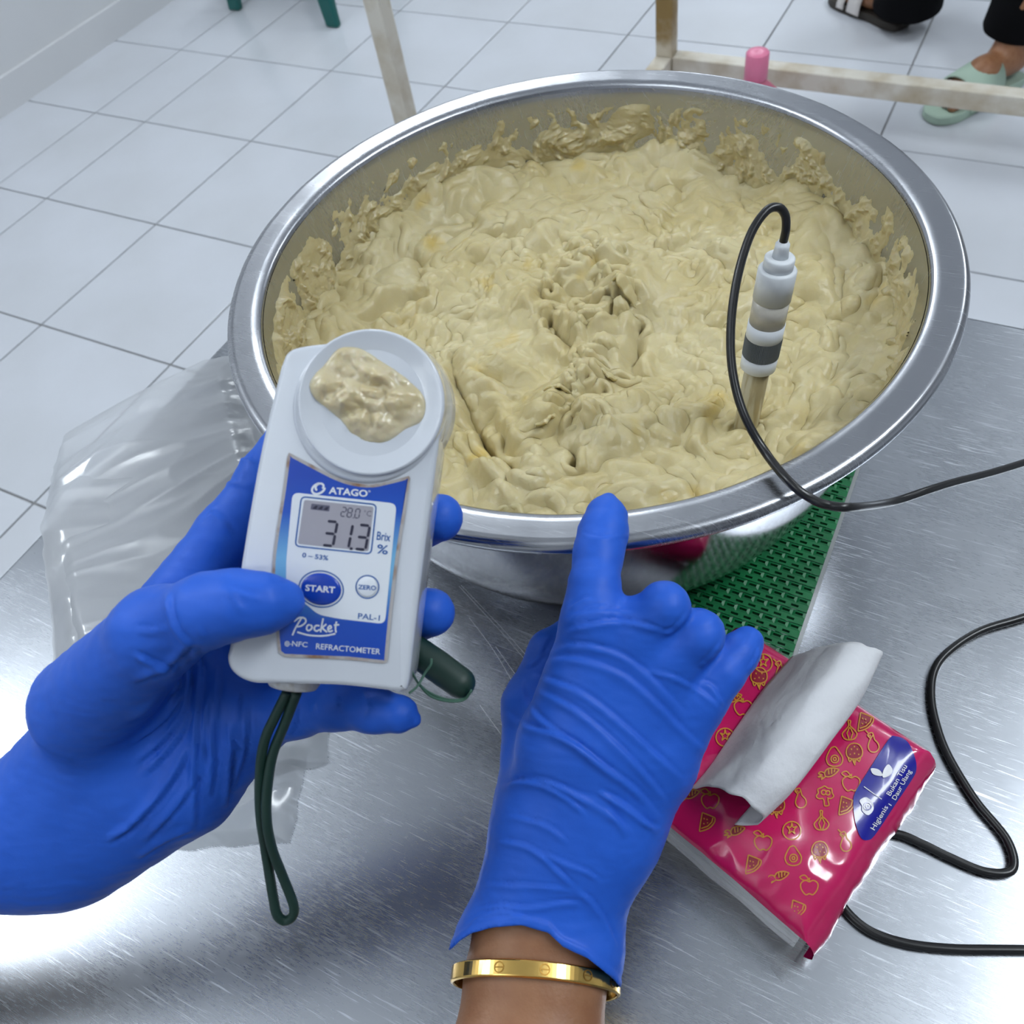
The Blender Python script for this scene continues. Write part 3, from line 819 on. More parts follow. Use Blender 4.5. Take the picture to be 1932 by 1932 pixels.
# blue badge with lettering
bd = catmull(np.array([(1676, 1396), (1690, 1389), (1712, 1399), (1726, 1428), (1729, 1452), (1720, 1472), (1688, 1520), (1652, 1574), (1638, 1585), (1624, 1580), (1614, 1552), (1610, 1518), (1614, 1494), (1636, 1458)], float), 5, True)
cb_ = bd.mean(0)
V_ = [on_pack(*cb_, 0.0007)]; F_ = []
K = len(bd)
for i in range(1, 6):
    for q in bd: V_.append(on_pack(*(cb_ + (q - cb_) * i / 5), 0.0007))
for k in range(K):
    F_.append((0, 1 + k, 1 + (k + 1) % K))
    for i in range(4):
        F_.append((1 + i * K + k, 1 + (i + 1) * K + k, 1 + (i + 1) * K + (k + 1) % K, 1 + i * K + (k + 1) % K))
badge = tag(mesh('badge', np.array(V_), F_, M_navy, pk), 'navy blue badge with white lettering')
def text_mesh(body, bold=0.0, shear=0.0, res=3):
    c = bpy.data.curves.new('lettering', 'FONT'); c.body = body; c.offset = bold; c.shear = shear
    c.resolution_u = res; c.fill_mode = 'BOTH' if hasattr(c, 'fill_mode') else c.fill_mode
    o = bpy.data.objects.new('lettering', c); COL.objects.link(o)
    me = bpy.data.meshes.new_from_object(o.evaluated_get(bpy.context.evaluated_depsgraph_get()))
    V_ = np.array([v.co[:] for v in me.vertices]); F_ = [tuple(p.vertices) for p in me.polygons]
    bpy.data.objects.remove(o); bpy.data.curves.remove(c); bpy.data.meshes.remove(me)
    return V_, F_
def text_px(body, x0, y0, x1, y1, cap, lift, m, parent, place, bold=0.0, shear=0.0, name='lettering'):
    """baseline from pixel (x0,y0) to (x1,y1), cap height in pixels"""
    V_, F_ = text_mesh(body, bold, shear)
    capr, _ = text_mesh('H', bold)
    w0, w1 = V_[:, 0].min(), V_[:, 0].max(); ch = capr[:, 1].max() - capr[:, 1].min()
    e = np.array([x1 - x0, y1 - y0], float); L = np.linalg.norm(e); e /= L; up = np.array([e[1], -e[0]])
    out = [place(*(np.array([x0, y0]) + e * ((a - w0) / (w1 - w0) * L) + up * (b / ch * cap)), lift) for a, b in V_[:, :2]]
    return mesh(name, np.array(out), F_, m, parent, smooth=False)
text_px('Higienis', 1650, 1567, 1676, 1523, 9.5, 0.0012, M_wprint, badge, on_pack, 0.006)
text_px('Bukan Tisu', 1680, 1502, 1712, 1446, 9.5, 0.0012, M_wprint, badge, on_pack, 0.006)
text_px('Daur Ulang', 1690, 1510, 1720, 1455, 9, 0.0012, M_wprint, badge, on_pack, 0.006)
strokes_mesh('divider_line', [[(1630, 1484), (1655, 1502), (1682, 1520)]], 1.6, 0.0012, M_wprint, badge, on_pack)
lf = lambda pts: [tuple(p) for p in catmull(np.array(pts, float), 4, True)]
decal_px('leaf_mark', [lf([(1664, 1464), (1648, 1461), (1643, 1450), (1656, 1451), (1663, 1457)]), lf([(1666, 1467), (1667, 1453), (1676, 1442), (1684, 1452), (1680, 1462)])], 0.0012, M_wprint, badge)
decal_px('shield_mark', [lf([(1622, 1510), (1634, 1504), (1646, 1514), (1648, 1528), (1638, 1538), (1627, 1530), (1626, 1520)])], 0.0012, M_wprint, badge)
strokes_mesh('shield_swirl', [ell(1637, 1521, 7, 7, 0, 18), ell(1637, 1521, 3, 3, 0, 12)], 2, 0.0015, M_navy, badge, on_pack)
# ------------------------------------------------------------------ tissue pulled out of the pack
rowsP = [
 [(1300, 1489, .782), (1338, 1486, .797), (1392, 1500, .808), (1436, 1532, .803), (1432, 1556, .791), (1388, 1556, .783)],
 [(1338, 1448, .782), (1388, 1432, .802), (1440, 1446, .814), (1492, 1478, .808), (1494, 1492, .796), (1440, 1492, .785)],
 [(1384, 1380, .783), (1438, 1362, .803), (1492, 1368, .817), (1553, 1396, .811), (1558, 1408, .798), (1490, 1420, .786)],
 [(1436, 1306, .783), (1492, 1288, .803), (1552, 1290, .818), (1612, 1312, .812), (1618, 1326, .799), (1552, 1340, .786)],
 [(1490, 1240, .783), (1546, 1222, .801), (1604, 1211, .815), (1656, 1224, .813), (1660, 1246, .802), (1600, 1262, .790)]]
G = np.array([[PZ(x, y, z) for x, y, z in r] for r in rowsP])
G1 = np.stack([catmull(G[i], 8) for i in range(5)])
G2 = np.stack([catmull(G1[:, j], 12) for j in range(G1.shape[1])], 1)
a_, b_ = G2.shape[:2]
s_, t_ = np.meshgrid(np.linspace(0, 1, a_), np.linspace(0, 1, b_), indexing='ij')
G2[..., 2] += 0.0012 * noise3(s_ * 5, t_ * 6, 0.2, 81) + 0.0006 * noise3(s_ * 10, t_ * 22, 0.2, 82)
edge_ = 0.0022 * noise3(t_ * 7, 0.3, 0.2, 83)
G2[..., 0] += edge_ * (np.abs(s_ - 0.5) * 2) ** 6; G2[..., 1] += edge_ * (np.abs(s_ - 0.5) * 2) ** 6
Fq = np.array([(i * b_ + j, i * b_ + j + 1, (i + 1) * b_ + j + 1, (i + 1) * b_ + j) for i in range(a_ - 1) for j in range(b_ - 1)])
ts = mesh('tissue_sheet', G2.reshape(-1, 3), Fq, M_paper)
md = ts.modifiers.new('thickness', 'SOLIDIFY'); md.thickness = 0.0004
tag(ts, 'white tissue sheet pulled out of the pink pack', 'tissue')

# ------------------------------------------------------------------ electrode probe standing in the dough
M_pgrey = mat('light_grey_plastic', (0.72, 0.75, 0.78), 0.4)
M_knurl = mat('dark_grey_knurled_plastic', (0.17, 0.19, 0.21), 0.5)
M_label = mat('aged_clear_label', (0.56, 0.53, 0.46), 0.25, noise=((0.40, 0.37, 0.30), 90, 0.45, 0.75))
M_shaft = mat('clear_plastic_tube', (0.74, 0.66, 0.44), 0.10, Transmission_Weight=0.35, IOR=1.3, noise=((0.52, 0.42, 0.22), 300, 0.45, 0.6, (1, 1, 0.06)))
M_core = mat('yellowed_inner_core', (0.62, 0.50, 0.24), 0.4)
pb_, pt_ = PZ(1413, 775, ZD + 0.004), PX(1478, 455, 0.360)
pdir = (pt_ - pb_); plen = np.linalg.norm(pdir); pdir /= plen
fr = orient_frame(pdir, AX_R)
def at_y(py):
    lo_, hi_ = 0.0, plen
    for _ in range(40):
        mi = (lo_ + hi_) / 2
        if to_px(pb_ + pdir * mi)[1] > py: lo_ = mi
        else: hi_ = mi
    return lo_
pr = empty('probe', pb_)
tag(pr, 'light grey electrode probe with black cable standing in dough', 'probe')
def sec(name, prof_, m, seg=48): return mesh(name, *lathe(prof_, seg, pb_, fr), m, pr)
y_ = {k: at_y(v) for k, v in dict(b0=692, b1=668, k1=633, w1=607, l1=562, t1=505, c1=484, s1=453).items()}
RB = 0.0085
sec('shaft', [(0.0061, -0.035), (0.0061, y_['b0'] + 0.003)], M_shaft)
sec('inner_core', [(0.0022, -0.034), (0.0022, y_['b0'] + 0.002)], M_core, 16)
sec('lower_collar', [(0.0062, y_['b0']), (RB - 0.0006, y_['b0']), (RB, y_['b0'] + 0.0006), (RB, y_['b1']), (RB - 0.0004, y_['b1'] + 0.0002)], M_pgrey)
# knurled ring: ridges round the ring
V_, F_ = [], []
sg = 144
for zz_ in (y_['b1'] + 0.0001, y_['k1'] - 0.0001):
    for k in range(sg):
        r_ = RB + (0.0002 if k % 2 else -0.00025); a = 2 * PI * k / sg
        V_.append(pb_ + fr[0] * r_ * math.cos(a) + fr[1] * r_ * math.sin(a) + fr[2] * zz_)
F_ = [(k, (k + 1) % sg, sg + (k + 1) % sg, sg + k) for k in range(sg)]
mesh('knurled_ring', np.array(V_), F_, M_knurl, pr, smooth=False)
sec('middle_collar', [(RB - 0.0005, y_['k1'] - 0.0004), (RB, y_['k1']), (RB, y_['w1'])], M_pgrey)
sec('label_band', [(RB - 0.0003, y_['w1'] - 0.0002), (RB - 0.0003, y_['l1'] + 0.0002)], M_label)
va = 1.05
V_ = [pb_ + (fr[0] * math.cos(a) + fr[1] * math.sin(a)) * (RB - 0.0002) + fr[2] * zz_ for a in (va, va + 0.03) for zz_ in (y_['w1'] + 0.0006, y_['l1'] - 0.0006)]
mesh('label_seam', np.array(V_), [(0, 1, 3, 2)], M_knurl, pr, smooth=False)
mesh('upper_body', *lathe([(RB, y_['l1']), (RB, y_['t1'] - 0.0010), (RB - 0.0008, y_['t1']), (0.0068, y_['t1'])], 48, pb_, fr), M_pgrey, pr)
sec('cap', [(0.0066, y_['t1'] - 0.0005), (0.0066, y_['c1'] - 0.0006), (0.0060, y_['c1']), (0.0036, y_['c1'])], M_pgrey)
sec('strain_relief', [(0.0036, y_['c1'] - 0.0005), (0.0031, y_['c1'] + 0.0045), (0.0031, y_['c1'] + 0.0060), (0.0026, y_['c1'] + 0.0062), (0.0023, plen)], M_pgrey)
def rimd(x, y, up=0.0): return float(to_px(PZ(x, y, ZR + up)[None])[2][0])
cp = [(1478, 456, .360), (1483, 430, .3545), (1481, 405, .351), (1467, 391, .349), (1444, 400, .348), (1415, 445, .348), (1391, 525, .349), (1379, 615, .350), (1382, 700, .350), (1403, 780, .349), (1443, 852, .348), (1490, 910, rimd(1490, 910, 0.0085))]
cp += [(1528, 939, rimd(1528, 939, 0.0060)), (1562, 953, rimd(1562, 953, 0.0050)), (1612, 957, rimd(1612, 957, 0.0020)), (1680, 948, .366), (1748, 926, .376), (1800, 910, .386), (1870, 892, .400)]
def run_on(p, e, zf, xend=3.46):
    """carry a cable on in its own direction and let it lie on the table as far as the right edge"""
    d = (e - p) * np.array([1, 1, 0]); d /= np.linalg.norm(d)
    if d[0] < 0.5: d = np.array([0.8, d[1] * 0.75, 0]); d /= np.linalg.norm(d)
    L = (xend - e[0]) / d[0]; out = []
    for t in [s_ / L for s_ in (0.025, 0.055, 0.095, 0.15, 0.22, 0.31, 0.42, 0.54) if s_ < L - 0.05] + [1.0]:
        q = e + d * L * t; q[2] = zf + (e[2] - zf) * max(0.0, 1 - t * 2.4) ** 2; q[1] += 0.03 * math.sin(t * 5) * min(1.0, t * 2); q[1] = min(q[1], TY1 - 0.03); out.append(q)
    return out
cw = run_on(PX(*cp[-2]), PX(*cp[-1]), ZT + 0.0030)
mesh('cable', *tube(catmull(np.array([PX(*q) for q in cp] + cw), 10), 0.00185, 12), M_black, pr)

# loose cable coiled on the table beside the tissue pack
zc = ZT + 0.0024
lp = [(1930, 1165), (1850, 1190), (1791, 1228), (1763, 1265), (1757, 1315), (1768, 1372), (1791, 1430), (1840, 1510), (1900, 1585), (1910, 1640), (1860, 1645), (1791, 1617), (1742, 1593), (1695, 1574), (1640, 1572), (1592, 1600), (1572, 1650), (1588, 1706), (1636, 1753), (1705, 1779), (1791, 1790), (1900, 1792)]
lw = [PZ(x, y, zc) for x, y in lp]
lw = np.array(run_on(lw[1], lw[0], zc, 2.95)[::-1] + lw + run_on(lw[-2], lw[-1], zc))
lc = mesh('loose_cable', *tube(catmull(lw, 8), 0.0021, 10), M_black)
tag(lc, 'black cable coiled on the table beside the tissue pack', 'cable')

# ------------------------------------------------------------------ clear plastic bag at the left table edge
M_bag = bpy.data.materials.new('clear_plastic_bag'); M_bag.use_nodes = True
nt = M_bag.node_tree; nt.nodes.clear()
out_n = nt.nodes.new('ShaderNodeOutputMaterial'); tr = nt.nodes.new('ShaderNodeBsdfTransparent'); gl_ = nt.nodes.new('ShaderNodeBsdfGlossy'); df = nt.nodes.new('ShaderNodeBsdfTranslucent'); d2 = nt.nodes.new('ShaderNodeBsdfDiffuse')
m1, m2, m3 = [nt.nodes.new('ShaderNodeMixShader') for _ in range(3)]
fz = nt.nodes.new('ShaderNodeLayerWeight'); fz.inputs['Blend'].default_value = 0.12
fzm = nt.nodes.new('ShaderNodeMath'); fzm.operation = 'MULTIPLY_ADD'; fzm.inputs[1].default_value = 0.30; fzm.inputs[2].default_value = 0.05; nt.links.new(fz.outputs['Facing'], fzm.inputs[0])
gl_.inputs['Roughness'].default_value = 0.16; tr.inputs[0].default_value = (0.94, 0.95, 0.96, 1)
df.inputs[0].default_value = (0.82, 0.84, 0.87, 1); d2.inputs[0].default_value = (0.80, 0.82, 0.86, 1)
m1.inputs[0].default_value = 0.6; nt.links.new(df.outputs[0], m1.inputs[1]); nt.links.new(d2.outputs[0], m1.inputs[2])
m2.inputs[0].default_value = 0.6; nt.links.new(tr.outputs[0], m2.inputs[1]); nt.links.new(m1.outputs[0], m2.inputs[2])
nt.links.new(fzm.outputs[0], m3.inputs[0]); nt.links.new(m2.outputs[0], m3.inputs[1]); nt.links.new(gl_.outputs[0], m3.inputs[2])
nt.links.new(m3.outputs[0], out_n.inputs[0])
bagr = empty('plastic_bag', (2.25, -2.25, ZT))
tag(bagr, 'clear crumpled plastic bag at the left table edge', 'plastic bag')
def bag_sheet(corners, nu, nv, seed, lift, amp):
    """patch from four corners in pixel positions at table height, crumpled"""
    c = [PZ(x, y, ZT) for x, y in corners]
    U_, W_ = np.meshgrid(np.linspace(0, 1, nu), np.linspace(0, 1, nv), indexing='ij')
    P = (c[0] * (1 - U_)[..., None] + c[1] * U_[..., None]) * (1 - W_)[..., None] + (c[3] * (1 - U_)[..., None] + c[2] * U_[..., None]) * W_[..., None]
    x, y = P[..., 0].copy(), P[..., 1].copy()
    ed = np.minimum(np.minimum(U_, 1 - U_), np.minimum(W_, 1 - W_))
    jag = 0.0022 * (1 - sstep(0, 0.15, ed))
    P[..., 0] += jag * noise3(x * 60, y * 60, 0.1, seed); P[..., 1] += jag * noise3(x * 60, y * 60, 3.1, seed)
    wx = 0.03 * noise3(x * 9, y * 9, 0.5, seed + 1)
    dv_ = (PZ(460, 965, ZT) - PZ(256, 1060, ZT))[:2]; dv_ /= np.linalg.norm(dv_)
    sa_ = x * dv_[0] + y * dv_[1]; ta_ = -x * dv_[1] + y * dv_[0]
    rid = 1 - np.abs(noise3((ta_ + 0.8 * wx) * 26, sa_ * 6, 0.7, seed + 2)) * 2
    rid2 = 1 - np.abs(noise3((ta_ + wx) * 60, sa_ * 8, 2.7, seed + 3)) * 2
    fine = noise3(ta_ * 160, sa_ * 20, 1.7, seed + 4)
    h = lift + amp * (0.5 + 0.5 * rid) + amp * 0.16 * rid2 + amp * 0.015 * fine + amp * 0.8 * noise3(x * 8, y * 8, 0.9, seed + 5)
    h = np.maximum(h, 0.0006) * sstep(-0.02, 0.12, ed) + 0.0006
    over = np.clip(TX0 - P[..., 0], 0, 1)
    P[..., 2] = ZT + h - over * 0.35 - 1.2 * over ** 2
    F_ = np.array([(i * nv + j, (i + 1) * nv + j, (i + 1) * nv + j + 1, i * nv + j + 1) for i in range(nu - 1) for j in range(nv - 1)])
    return P.reshape(-1, 3), F_
b1 = bag_sheet([(40, 742), (462, 668), (560, 1130), (150, 1330)], 190, 190, 91, 0.003, 0.009)
b2 = bag_sheet([(60, 820), (452, 740), (600, 1180), (120, 1400)], 170, 170, 95, 0.002, 0.006)
b3 = bag_sheet([(150, 1250), (622, 1330), (618, 1442), (60, 1560)], 150, 110, 99, 0.003, 0.008)
b4 = bag_sheet([(90, 1400), (585, 1410), (548, 1590), (100, 1625)], 150, 110, 103, 0.002, 0.006)
mesh('upper_layer', *b1, M_bag, bagr); mesh('under_layer', *b2, M_bag, bagr)
M_bag2 = M_bag.copy(); M_bag2.name = 'thin_clear_plastic_bag'
for nd in M_bag2.node_tree.nodes:
    if nd.type == 'MIX_SHADER' and abs(nd.inputs[0].default_value - 0.6) < 1e-4 and nd.inputs[1].links[0].from_node.type == 'BSDF_TRANSPARENT': nd.inputs[0].default_value = 0.32
mesh('folded_end', *b3, M_bag2, bagr); mesh('flat_end', *b4, M_bag2, bagr)
# ------------------------------------------------------------------ hand-held refractometer
DD = 0.255
ROOTD = PX(640, 1300, DD + 0.028)
def DV(x, y, z=0.0):
    """point on the refractometer: front-plane pixel position, z metres out of the front"""
    return PX(x, y, DD) - AX_F * z
MM = DD / FPX            # metres per pixel on the front plane
M_dev = mat('glossy_white_casing', (0.63, 0.665, 0.73), 0.16, Coat_Weight=0.6, Coat_Roughness=0.05)
M_lblue = bpy.data.materials.new('blue_gradient_print'); M_lblue.use_nodes = True
N_, L_, B_ = nodes(M_lblue)
B_.inputs['Roughness'].default_value = 0.3
tcn = N_.new('ShaderNodeTexCoord'); dot = N_.new('ShaderNodeVectorMath'); dot.operation = 'DOT_PRODUCT'
dot.inputs[1].default_value = tuple(AX_U)
L_.new(tcn.outputs['Object'], dot.inputs[0])
mr = N_.new('ShaderNodeMapRange'); mr.inputs[1].default_value = (1300 - 1245) * MM; mr.inputs[2].default_value = (1300 - 860) * MM
L_.new(dot.outputs['Value'], mr.inputs[0])
cr = N_.new('ShaderNodeValToRGB'); L_.new(mr.outputs[0], cr.inputs[0])
el = cr.color_ramp.elements
el[0].position = 0.0; el[0].color = (0.006, 0.055, 0.42, 1); el[1].position = 1.0; el[1].color = (0.006, 0.055, 0.42, 1)
for pos, c in ((0.28, (0.006, 0.07, 0.45, 1)), (0.52, (0.16, 0.42, 0.68, 1)), (0.60, (0.16, 0.42, 0.68, 1)), (0.82, (0.006, 0.08, 0.48, 1))):
    e_ = el.new(pos); e_.color = c
L_.new(cr.outputs[0], B_.inputs['Base Color'])
M_border = mat('worn_grey_border', (0.42, 0.40, 0.40), 0.4, noise=((0.24, 0.13, 0.07), 180, 0.50, 0.72))
M_lwhite = mat('white_label_print', (0.72, 0.76, 0.82), 0.3)
M_lcd = mat('grey_lcd_glass', (0.36, 0.35, 0.40), 0.12)
M_seg = mat('dark_lcd_segment', (0.018, 0.018, 0.045), 0.4)
M_segdim = mat('dim_lcd_segment', (0.10, 0.10, 0.15), 0.4)
M_lbl = mat('blue_ink', (0.012, 0.10, 0.36), 0.3)
M_btn = mat('blue_button', (0.006, 0.05, 0.42), 0.25)
M_dgreen = mat('dark_green_rubber', (0.003, 0.026, 0.019), 0.5)
M_string = mat('green_string', (0.05, 0.13, 0.09), 0.7)
M_cap = mat('worn_white_rubber', (0.66, 0.67, 0.70), 0.6, noise=((0.5, 0.48, 0.44), 300, 0.45, 0.7), bump=(500, 0.5, 0.001))
dv = empty('refractometer', ROOTD)
tag(dv, 'white handheld digital refractometer with blue label showing 31.3', 'refractometer')
body2 = np.array([(532, 682), (541, 664), (562, 654), (612, 647), (700, 640), (790, 665), (826, 720), (832, 775), (824, 860), (803, 1014), (780, 1205), (770, 1288), (760, 1305), (735, 1304), (640, 1294), (520, 1291), (470, 1288), (438, 1270), (427, 1244), (433, 1208), (455, 1052), (489, 857), (523, 712)], float)
bo = catmull(body2, 6, True)
tg = np.roll(bo, -1, 0) - np.roll(bo, 1, 0); tg /= np.linalg.norm(tg, axis=1)[:, None]
nin = np.stack([-tg[:, 1], tg[:, 0]], 1)
if ((bo + nin * 5 - bo.mean(0)) ** 2).sum() > ((bo - bo.mean(0)) ** 2).sum(): nin = -nin
K = len(bo)
def ring(ins, z): return [DV(*(bo[i] + nin[i] * ins), z) for i in range(K)]
rb = 12.0      # rounding in pixels of the front plane
lay = []
for a in np.linspace(0.0, PI / 2, 7): lay.append((rb * (1 - math.sin(a)), -rb * MM * (1 - math.cos(a))))
lay += [(0, -0.012), (1.0, -0.019), (4, -0.0235), (10, -0.0265), (22, -0.0285)]
V_ = []; F_ = []
for ins, z in lay: V_ += ring(ins, z)
for i in range(len(lay) - 1):
    for k in range(K): F_.append((i * K + k, i * K + (k + 1) % K, (i + 1) * K + (k + 1) % K, (i + 1) * K + k))
F_.append(tuple(range(K))[::-1]); F_.append(tuple((len(lay) - 1) * K + k for k in range(K)))
o = mesh('casing', np.array(V_), F_, M_dev, dv)
# round sample stage with a dished well
fr = (AX_R, AX_U, -AX_F)
sc_ = DV(703, 761)
st = [(0.0, -0.020), (136, -0.020), (138, -0.004), (137.5, 0.0016), (136, 0.0026), (133, 0.0029), (128, 0.0027), (104, 0.0014), (84, 0.0006), (66, 0.0003), (0.0, 0.0002)]
mesh('sample_stage', *lathe([(r_ * MM, h_) for r_, h_ in catmull(np.array(st), 3)], 96, sc_, fr, close_ends=False), M_dev, dv)
mesh('stage_neck', *lathe([(146 * MM, -0.016), (146 * MM, -0.0040), (144 * MM, -0.0012), (140 * MM, 0.0004), (134 * MM, 0.0012), (120 * MM, 0.0012)], 96, DV(694, 771), fr), M_dev, dv)
# label
def on_dev(x, y, lift): return DV(x, y, 0.0004 + lift)
def poly_dev(name, pts, lift, m, parent):
    return mesh(name, np.array([on_dev(x, y, lift) for x, y in pts]), [tuple(range(len(pts)))[::-1]], m, parent, smooth=False)
def rounded(pts, r, n=5):
    p = np.asarray(pts, float); out = []; N = len(p)
    for i in range(N):
        a, b, c = p[i - 1], p[i], p[(i + 1) % N]
        ra = min(r, np.linalg.norm(a - b) / 2); rc = min(r, np.linalg.norm(c - b) / 2)
        s, e = b + (a - b) / np.linalg.norm(a - b) * ra, b + (c - b) / np.linalg.norm(c - b) * rc
        for t in np.linspace(0, 1, n): out.append((1 - t) ** 2 * s + 2 * t * (1 - t) * b + t * t * e)
    return np.array(out)
edgeT = catmull(np.array([(546, 854), (595, 880), (637, 901), (669, 911), (701, 914), (733, 908), (772, 898)], float), 5)
edgeR = catmull(np.array([(774, 903), (765, 969), (752, 1054), (739, 1164), (731, 1249)], float), 4)
edgeB = np.array([(724, 1251), (658, 1244), (538, 1239)], float)
edgeL = catmull(np.array([(526, 1230), (516, 1130), (515, 1062), (523, 998), (533, 935), (543, 862)], float), 4)
lab = np.concatenate([edgeT, edgeR, edgeB, edgeL])
poly_dev('label_border', lab, 0.00010, M_border, dv)
def inset(poly, d):
    t = np.roll(poly, -1, 0) - np.roll(poly, 1, 0); t /= np.linalg.norm(t, axis=1)[:, None] + 1e-9
    nn = np.stack([-t[:, 1], t[:, 0]], 1)
    return poly + nn * d
label = tag(poly_dev('front_label', inset(lab, 6.0), 0.00016, M_lblue, dv), 'blue and white front label with buttons and screen')
win = rounded([(553, 929), (749, 950), (727, 1177), (640, 1167), (600, 1159), (580, 1140), (541, 1120), (541, 1060)], 13)
poly_dev('white_field', win, 0.00022, M_lwhite, label)
lcdf = rounded([(570, 937), (711, 952), (701, 1045), (558, 1030)], 9)
strokes_mesh('screen_outline', [np.vstack([lcdf, lcdf[:1]])], 2.6, 0.0003, M_lbl, label, on_dev)
screen = poly_dev('lcd_screen', rounded([(575, 943), (706, 956), (696, 1040), (563, 1026)], 5), 0.00028, M_lcd, dv)
tag(screen, 'grey liquid crystal screen reading 31.3')
EX, EY = np.array([0.996, 0.105]), np.array([-0.19, 0.98])
SEG = {'a': [(0, 0), (1, 0)], 'b': [(1, 0), (1, .5)], 'c': [(1, .5), (1, 1)], 'd': [(0, 1), (1, 1)], 'e': [(0, .5), (0, 1)], 'f': [(0, 0), (0, .5)], 'g': [(0, .5), (1, .5)]}
DIG = {'0': 'abcdef', '1': 'bc', '2': 'abged', '3': 'abgcd', '8': 'abcdefg'}
def seven(ch, x, y, w, h, th):
    out = []
    for s in DIG[ch]:
        (a0, b0), (a1, b1) = SEG[s]
        p0 = np.array([x, y]) + EX * w * a0 + EY * h * b0; p1 = np.array([x, y]) + EX * w * a1 + EY * h * b1
        d = (p1 - p0); L = np.linalg.norm(d); d /= L; g = th * 0.62
        nn = np.array([-d[1], d[0]]) * th / 2
        p0, p1 = p0 + d * g, p1 - d * g
        out.append([p0 - d * th * .4, p0 + nn, p1 + nn, p1 + d * th * .4, p1 - nn, p0 - nn])
    return out
segs = seven('3', 618, 983, 20, 46, 5.2) + seven('1', 647, 987, 20, 46, 5.2) + seven('3', 679, 990, 20, 46, 5.2)
dt = np.array([664, 1035.0]); segs.append([dt + (-2.6, -2.6), dt + (2.6, -2.4), dt + (2.2, 2.6), dt + (-3, 2.4)])
for i, s_ in enumerate(segs): poly_dev('digit_segment', s_, 0.00036, M_seg, screen)
sm = seven('2', 647, 957, 8, 17, 2.2) + seven('8', 658.5, 958.5, 8, 17, 2.2) + seven('0', 673, 960, 8, 17, 2.2)
sm.append([(667, 976), (669, 976.2), (668.6, 978.2), (666.6, 978)])
for s_ in sm: poly_dev('small_segment', s_, 0.00036, M_segdim, screen)
text_px('°C', 687, 973, 701, 974.5, 10, 0.00036, M_segdim, screen, on_dev)
poly_dev('battery_icon', rounded([(589, 950), (624, 954), (622, 965), (587, 961)], 1.5), 0.00032, M_segdim, screen)
for k in range(3): poly_dev('battery_bar', [(592 + 10.3 * k, 958.2 + 1.1 * k), (597 + 10.3 * k, 953.8 + 1.1 * k), (601 + 10.3 * k, 954.4 + 1.1 * k), (598 + 10.3 * k, 960.6 + 1.1 * k), (592 + 10.3 * k, 960 + 1.1 * k)], 0.0004, M_seg, screen)
# buttons, slightly domed
def button(name, cx, cy, a, b, rot, m, h):
    V_, F_ = [], []
    sg = 40
    for i, (s, z) in enumerate(((1.0, 0.0), (0.96, h * 0.6), (0.85, h), (0.4, h * 1.15))):
        for q in ell(cx, cy, a * s, b * s, rot, sg + 1)[:-1]: V_.append(on_dev(q[0], q[1], 0.0003 + z))
    for i in range(3):
        for k in range(sg): F_.append((i * sg + k, (i + 1) * sg + k, (i + 1) * sg + (k + 1) % sg, i * sg + (k + 1) % sg))
    F_.append(tuple(3 * sg + k for k in range(sg))[::-1])
    return mesh(name, np.array(V_), F_, m, dv)
strokes_mesh('button_outline', [ell(607, 1111, 42, 34, 0.16)], 2.4, 0.0003, M_lbl, label, on_dev)
strokes_mesh('button_outline', [ell(694, 1107, 21.5, 21.5)], 2.2, 0.0003, M_lbl, label, on_dev)
sb_ = tag(button('start_button', 607, 1111, 38, 30, 0.16, M_btn, 0.0005), 'oval blue start button')
zb_ = tag(button('zero_button', 694, 1107, 19, 19, 0, M_lwhite, 0.0004), 'round white zero button')
text_px('START', 578, 1113.5, 634, 1118, 12, 0.00092, M_lwhite, sb_, on_dev, 0.03)
text_px('ZERO', 677, 1110.5, 711, 1113, 8.5, 0.00082, M_lbl, zb_, on_dev, 0.025)
text_px('ATAGO', 621, 931, 694, 937.5, 13, 0.0003, M_lwhite, label, on_dev, 0.03)
text_px('®', 695, 929, 700, 929.5, 4, 0.0003, M_lwhite, label, on_dev)
strokes_mesh('swirl_logo', [ell(602, 922, 13, 9, -0.5, 26, 0.5, 5.2), ell(604, 919, 8, 6, -0.5, 20, 2.6, 7.4)], 4.0, 0.0003, M_lwhite, label, on_dev)
text_px('Brix', 711, 1018, 737, 1021.5, 16, 0.0003, M_lbl, label, on_dev, 0.012)
text_px('%', 711, 1043, 732, 1046, 17, 0.0003, M_lbl, label, on_dev, 0.012)
text_px('0 – 53%', 571, 1051, 620, 1057, 9, 0.0003, M_lbl, label, on_dev, 0.02)
text_px('PAL-1', 676, 1166.5, 717, 1170.5, 10.5, 0.0003, M_lbl, label, on_dev, 0.012)
text_px('REFRACTOMETER', 597, 1223.5, 718, 1234, 10.5, 0.0003, M_lwhite, label, on_dev, 0.008)
text_px('NFC', 552, 1218, 581, 1220.5, 9.5, 0.0003, M_lwhite, label, on_dev, 0.008)
strokes_mesh('signal_mark', [ell(543, 1214, 4, 4.6, 0, 12), ell(543, 1214, 1.4, 2, 0, 8), [(549, 1214.5), (551, 1214.7)]], 1.4, 0.0003, M_lwhite, label, on_dev)
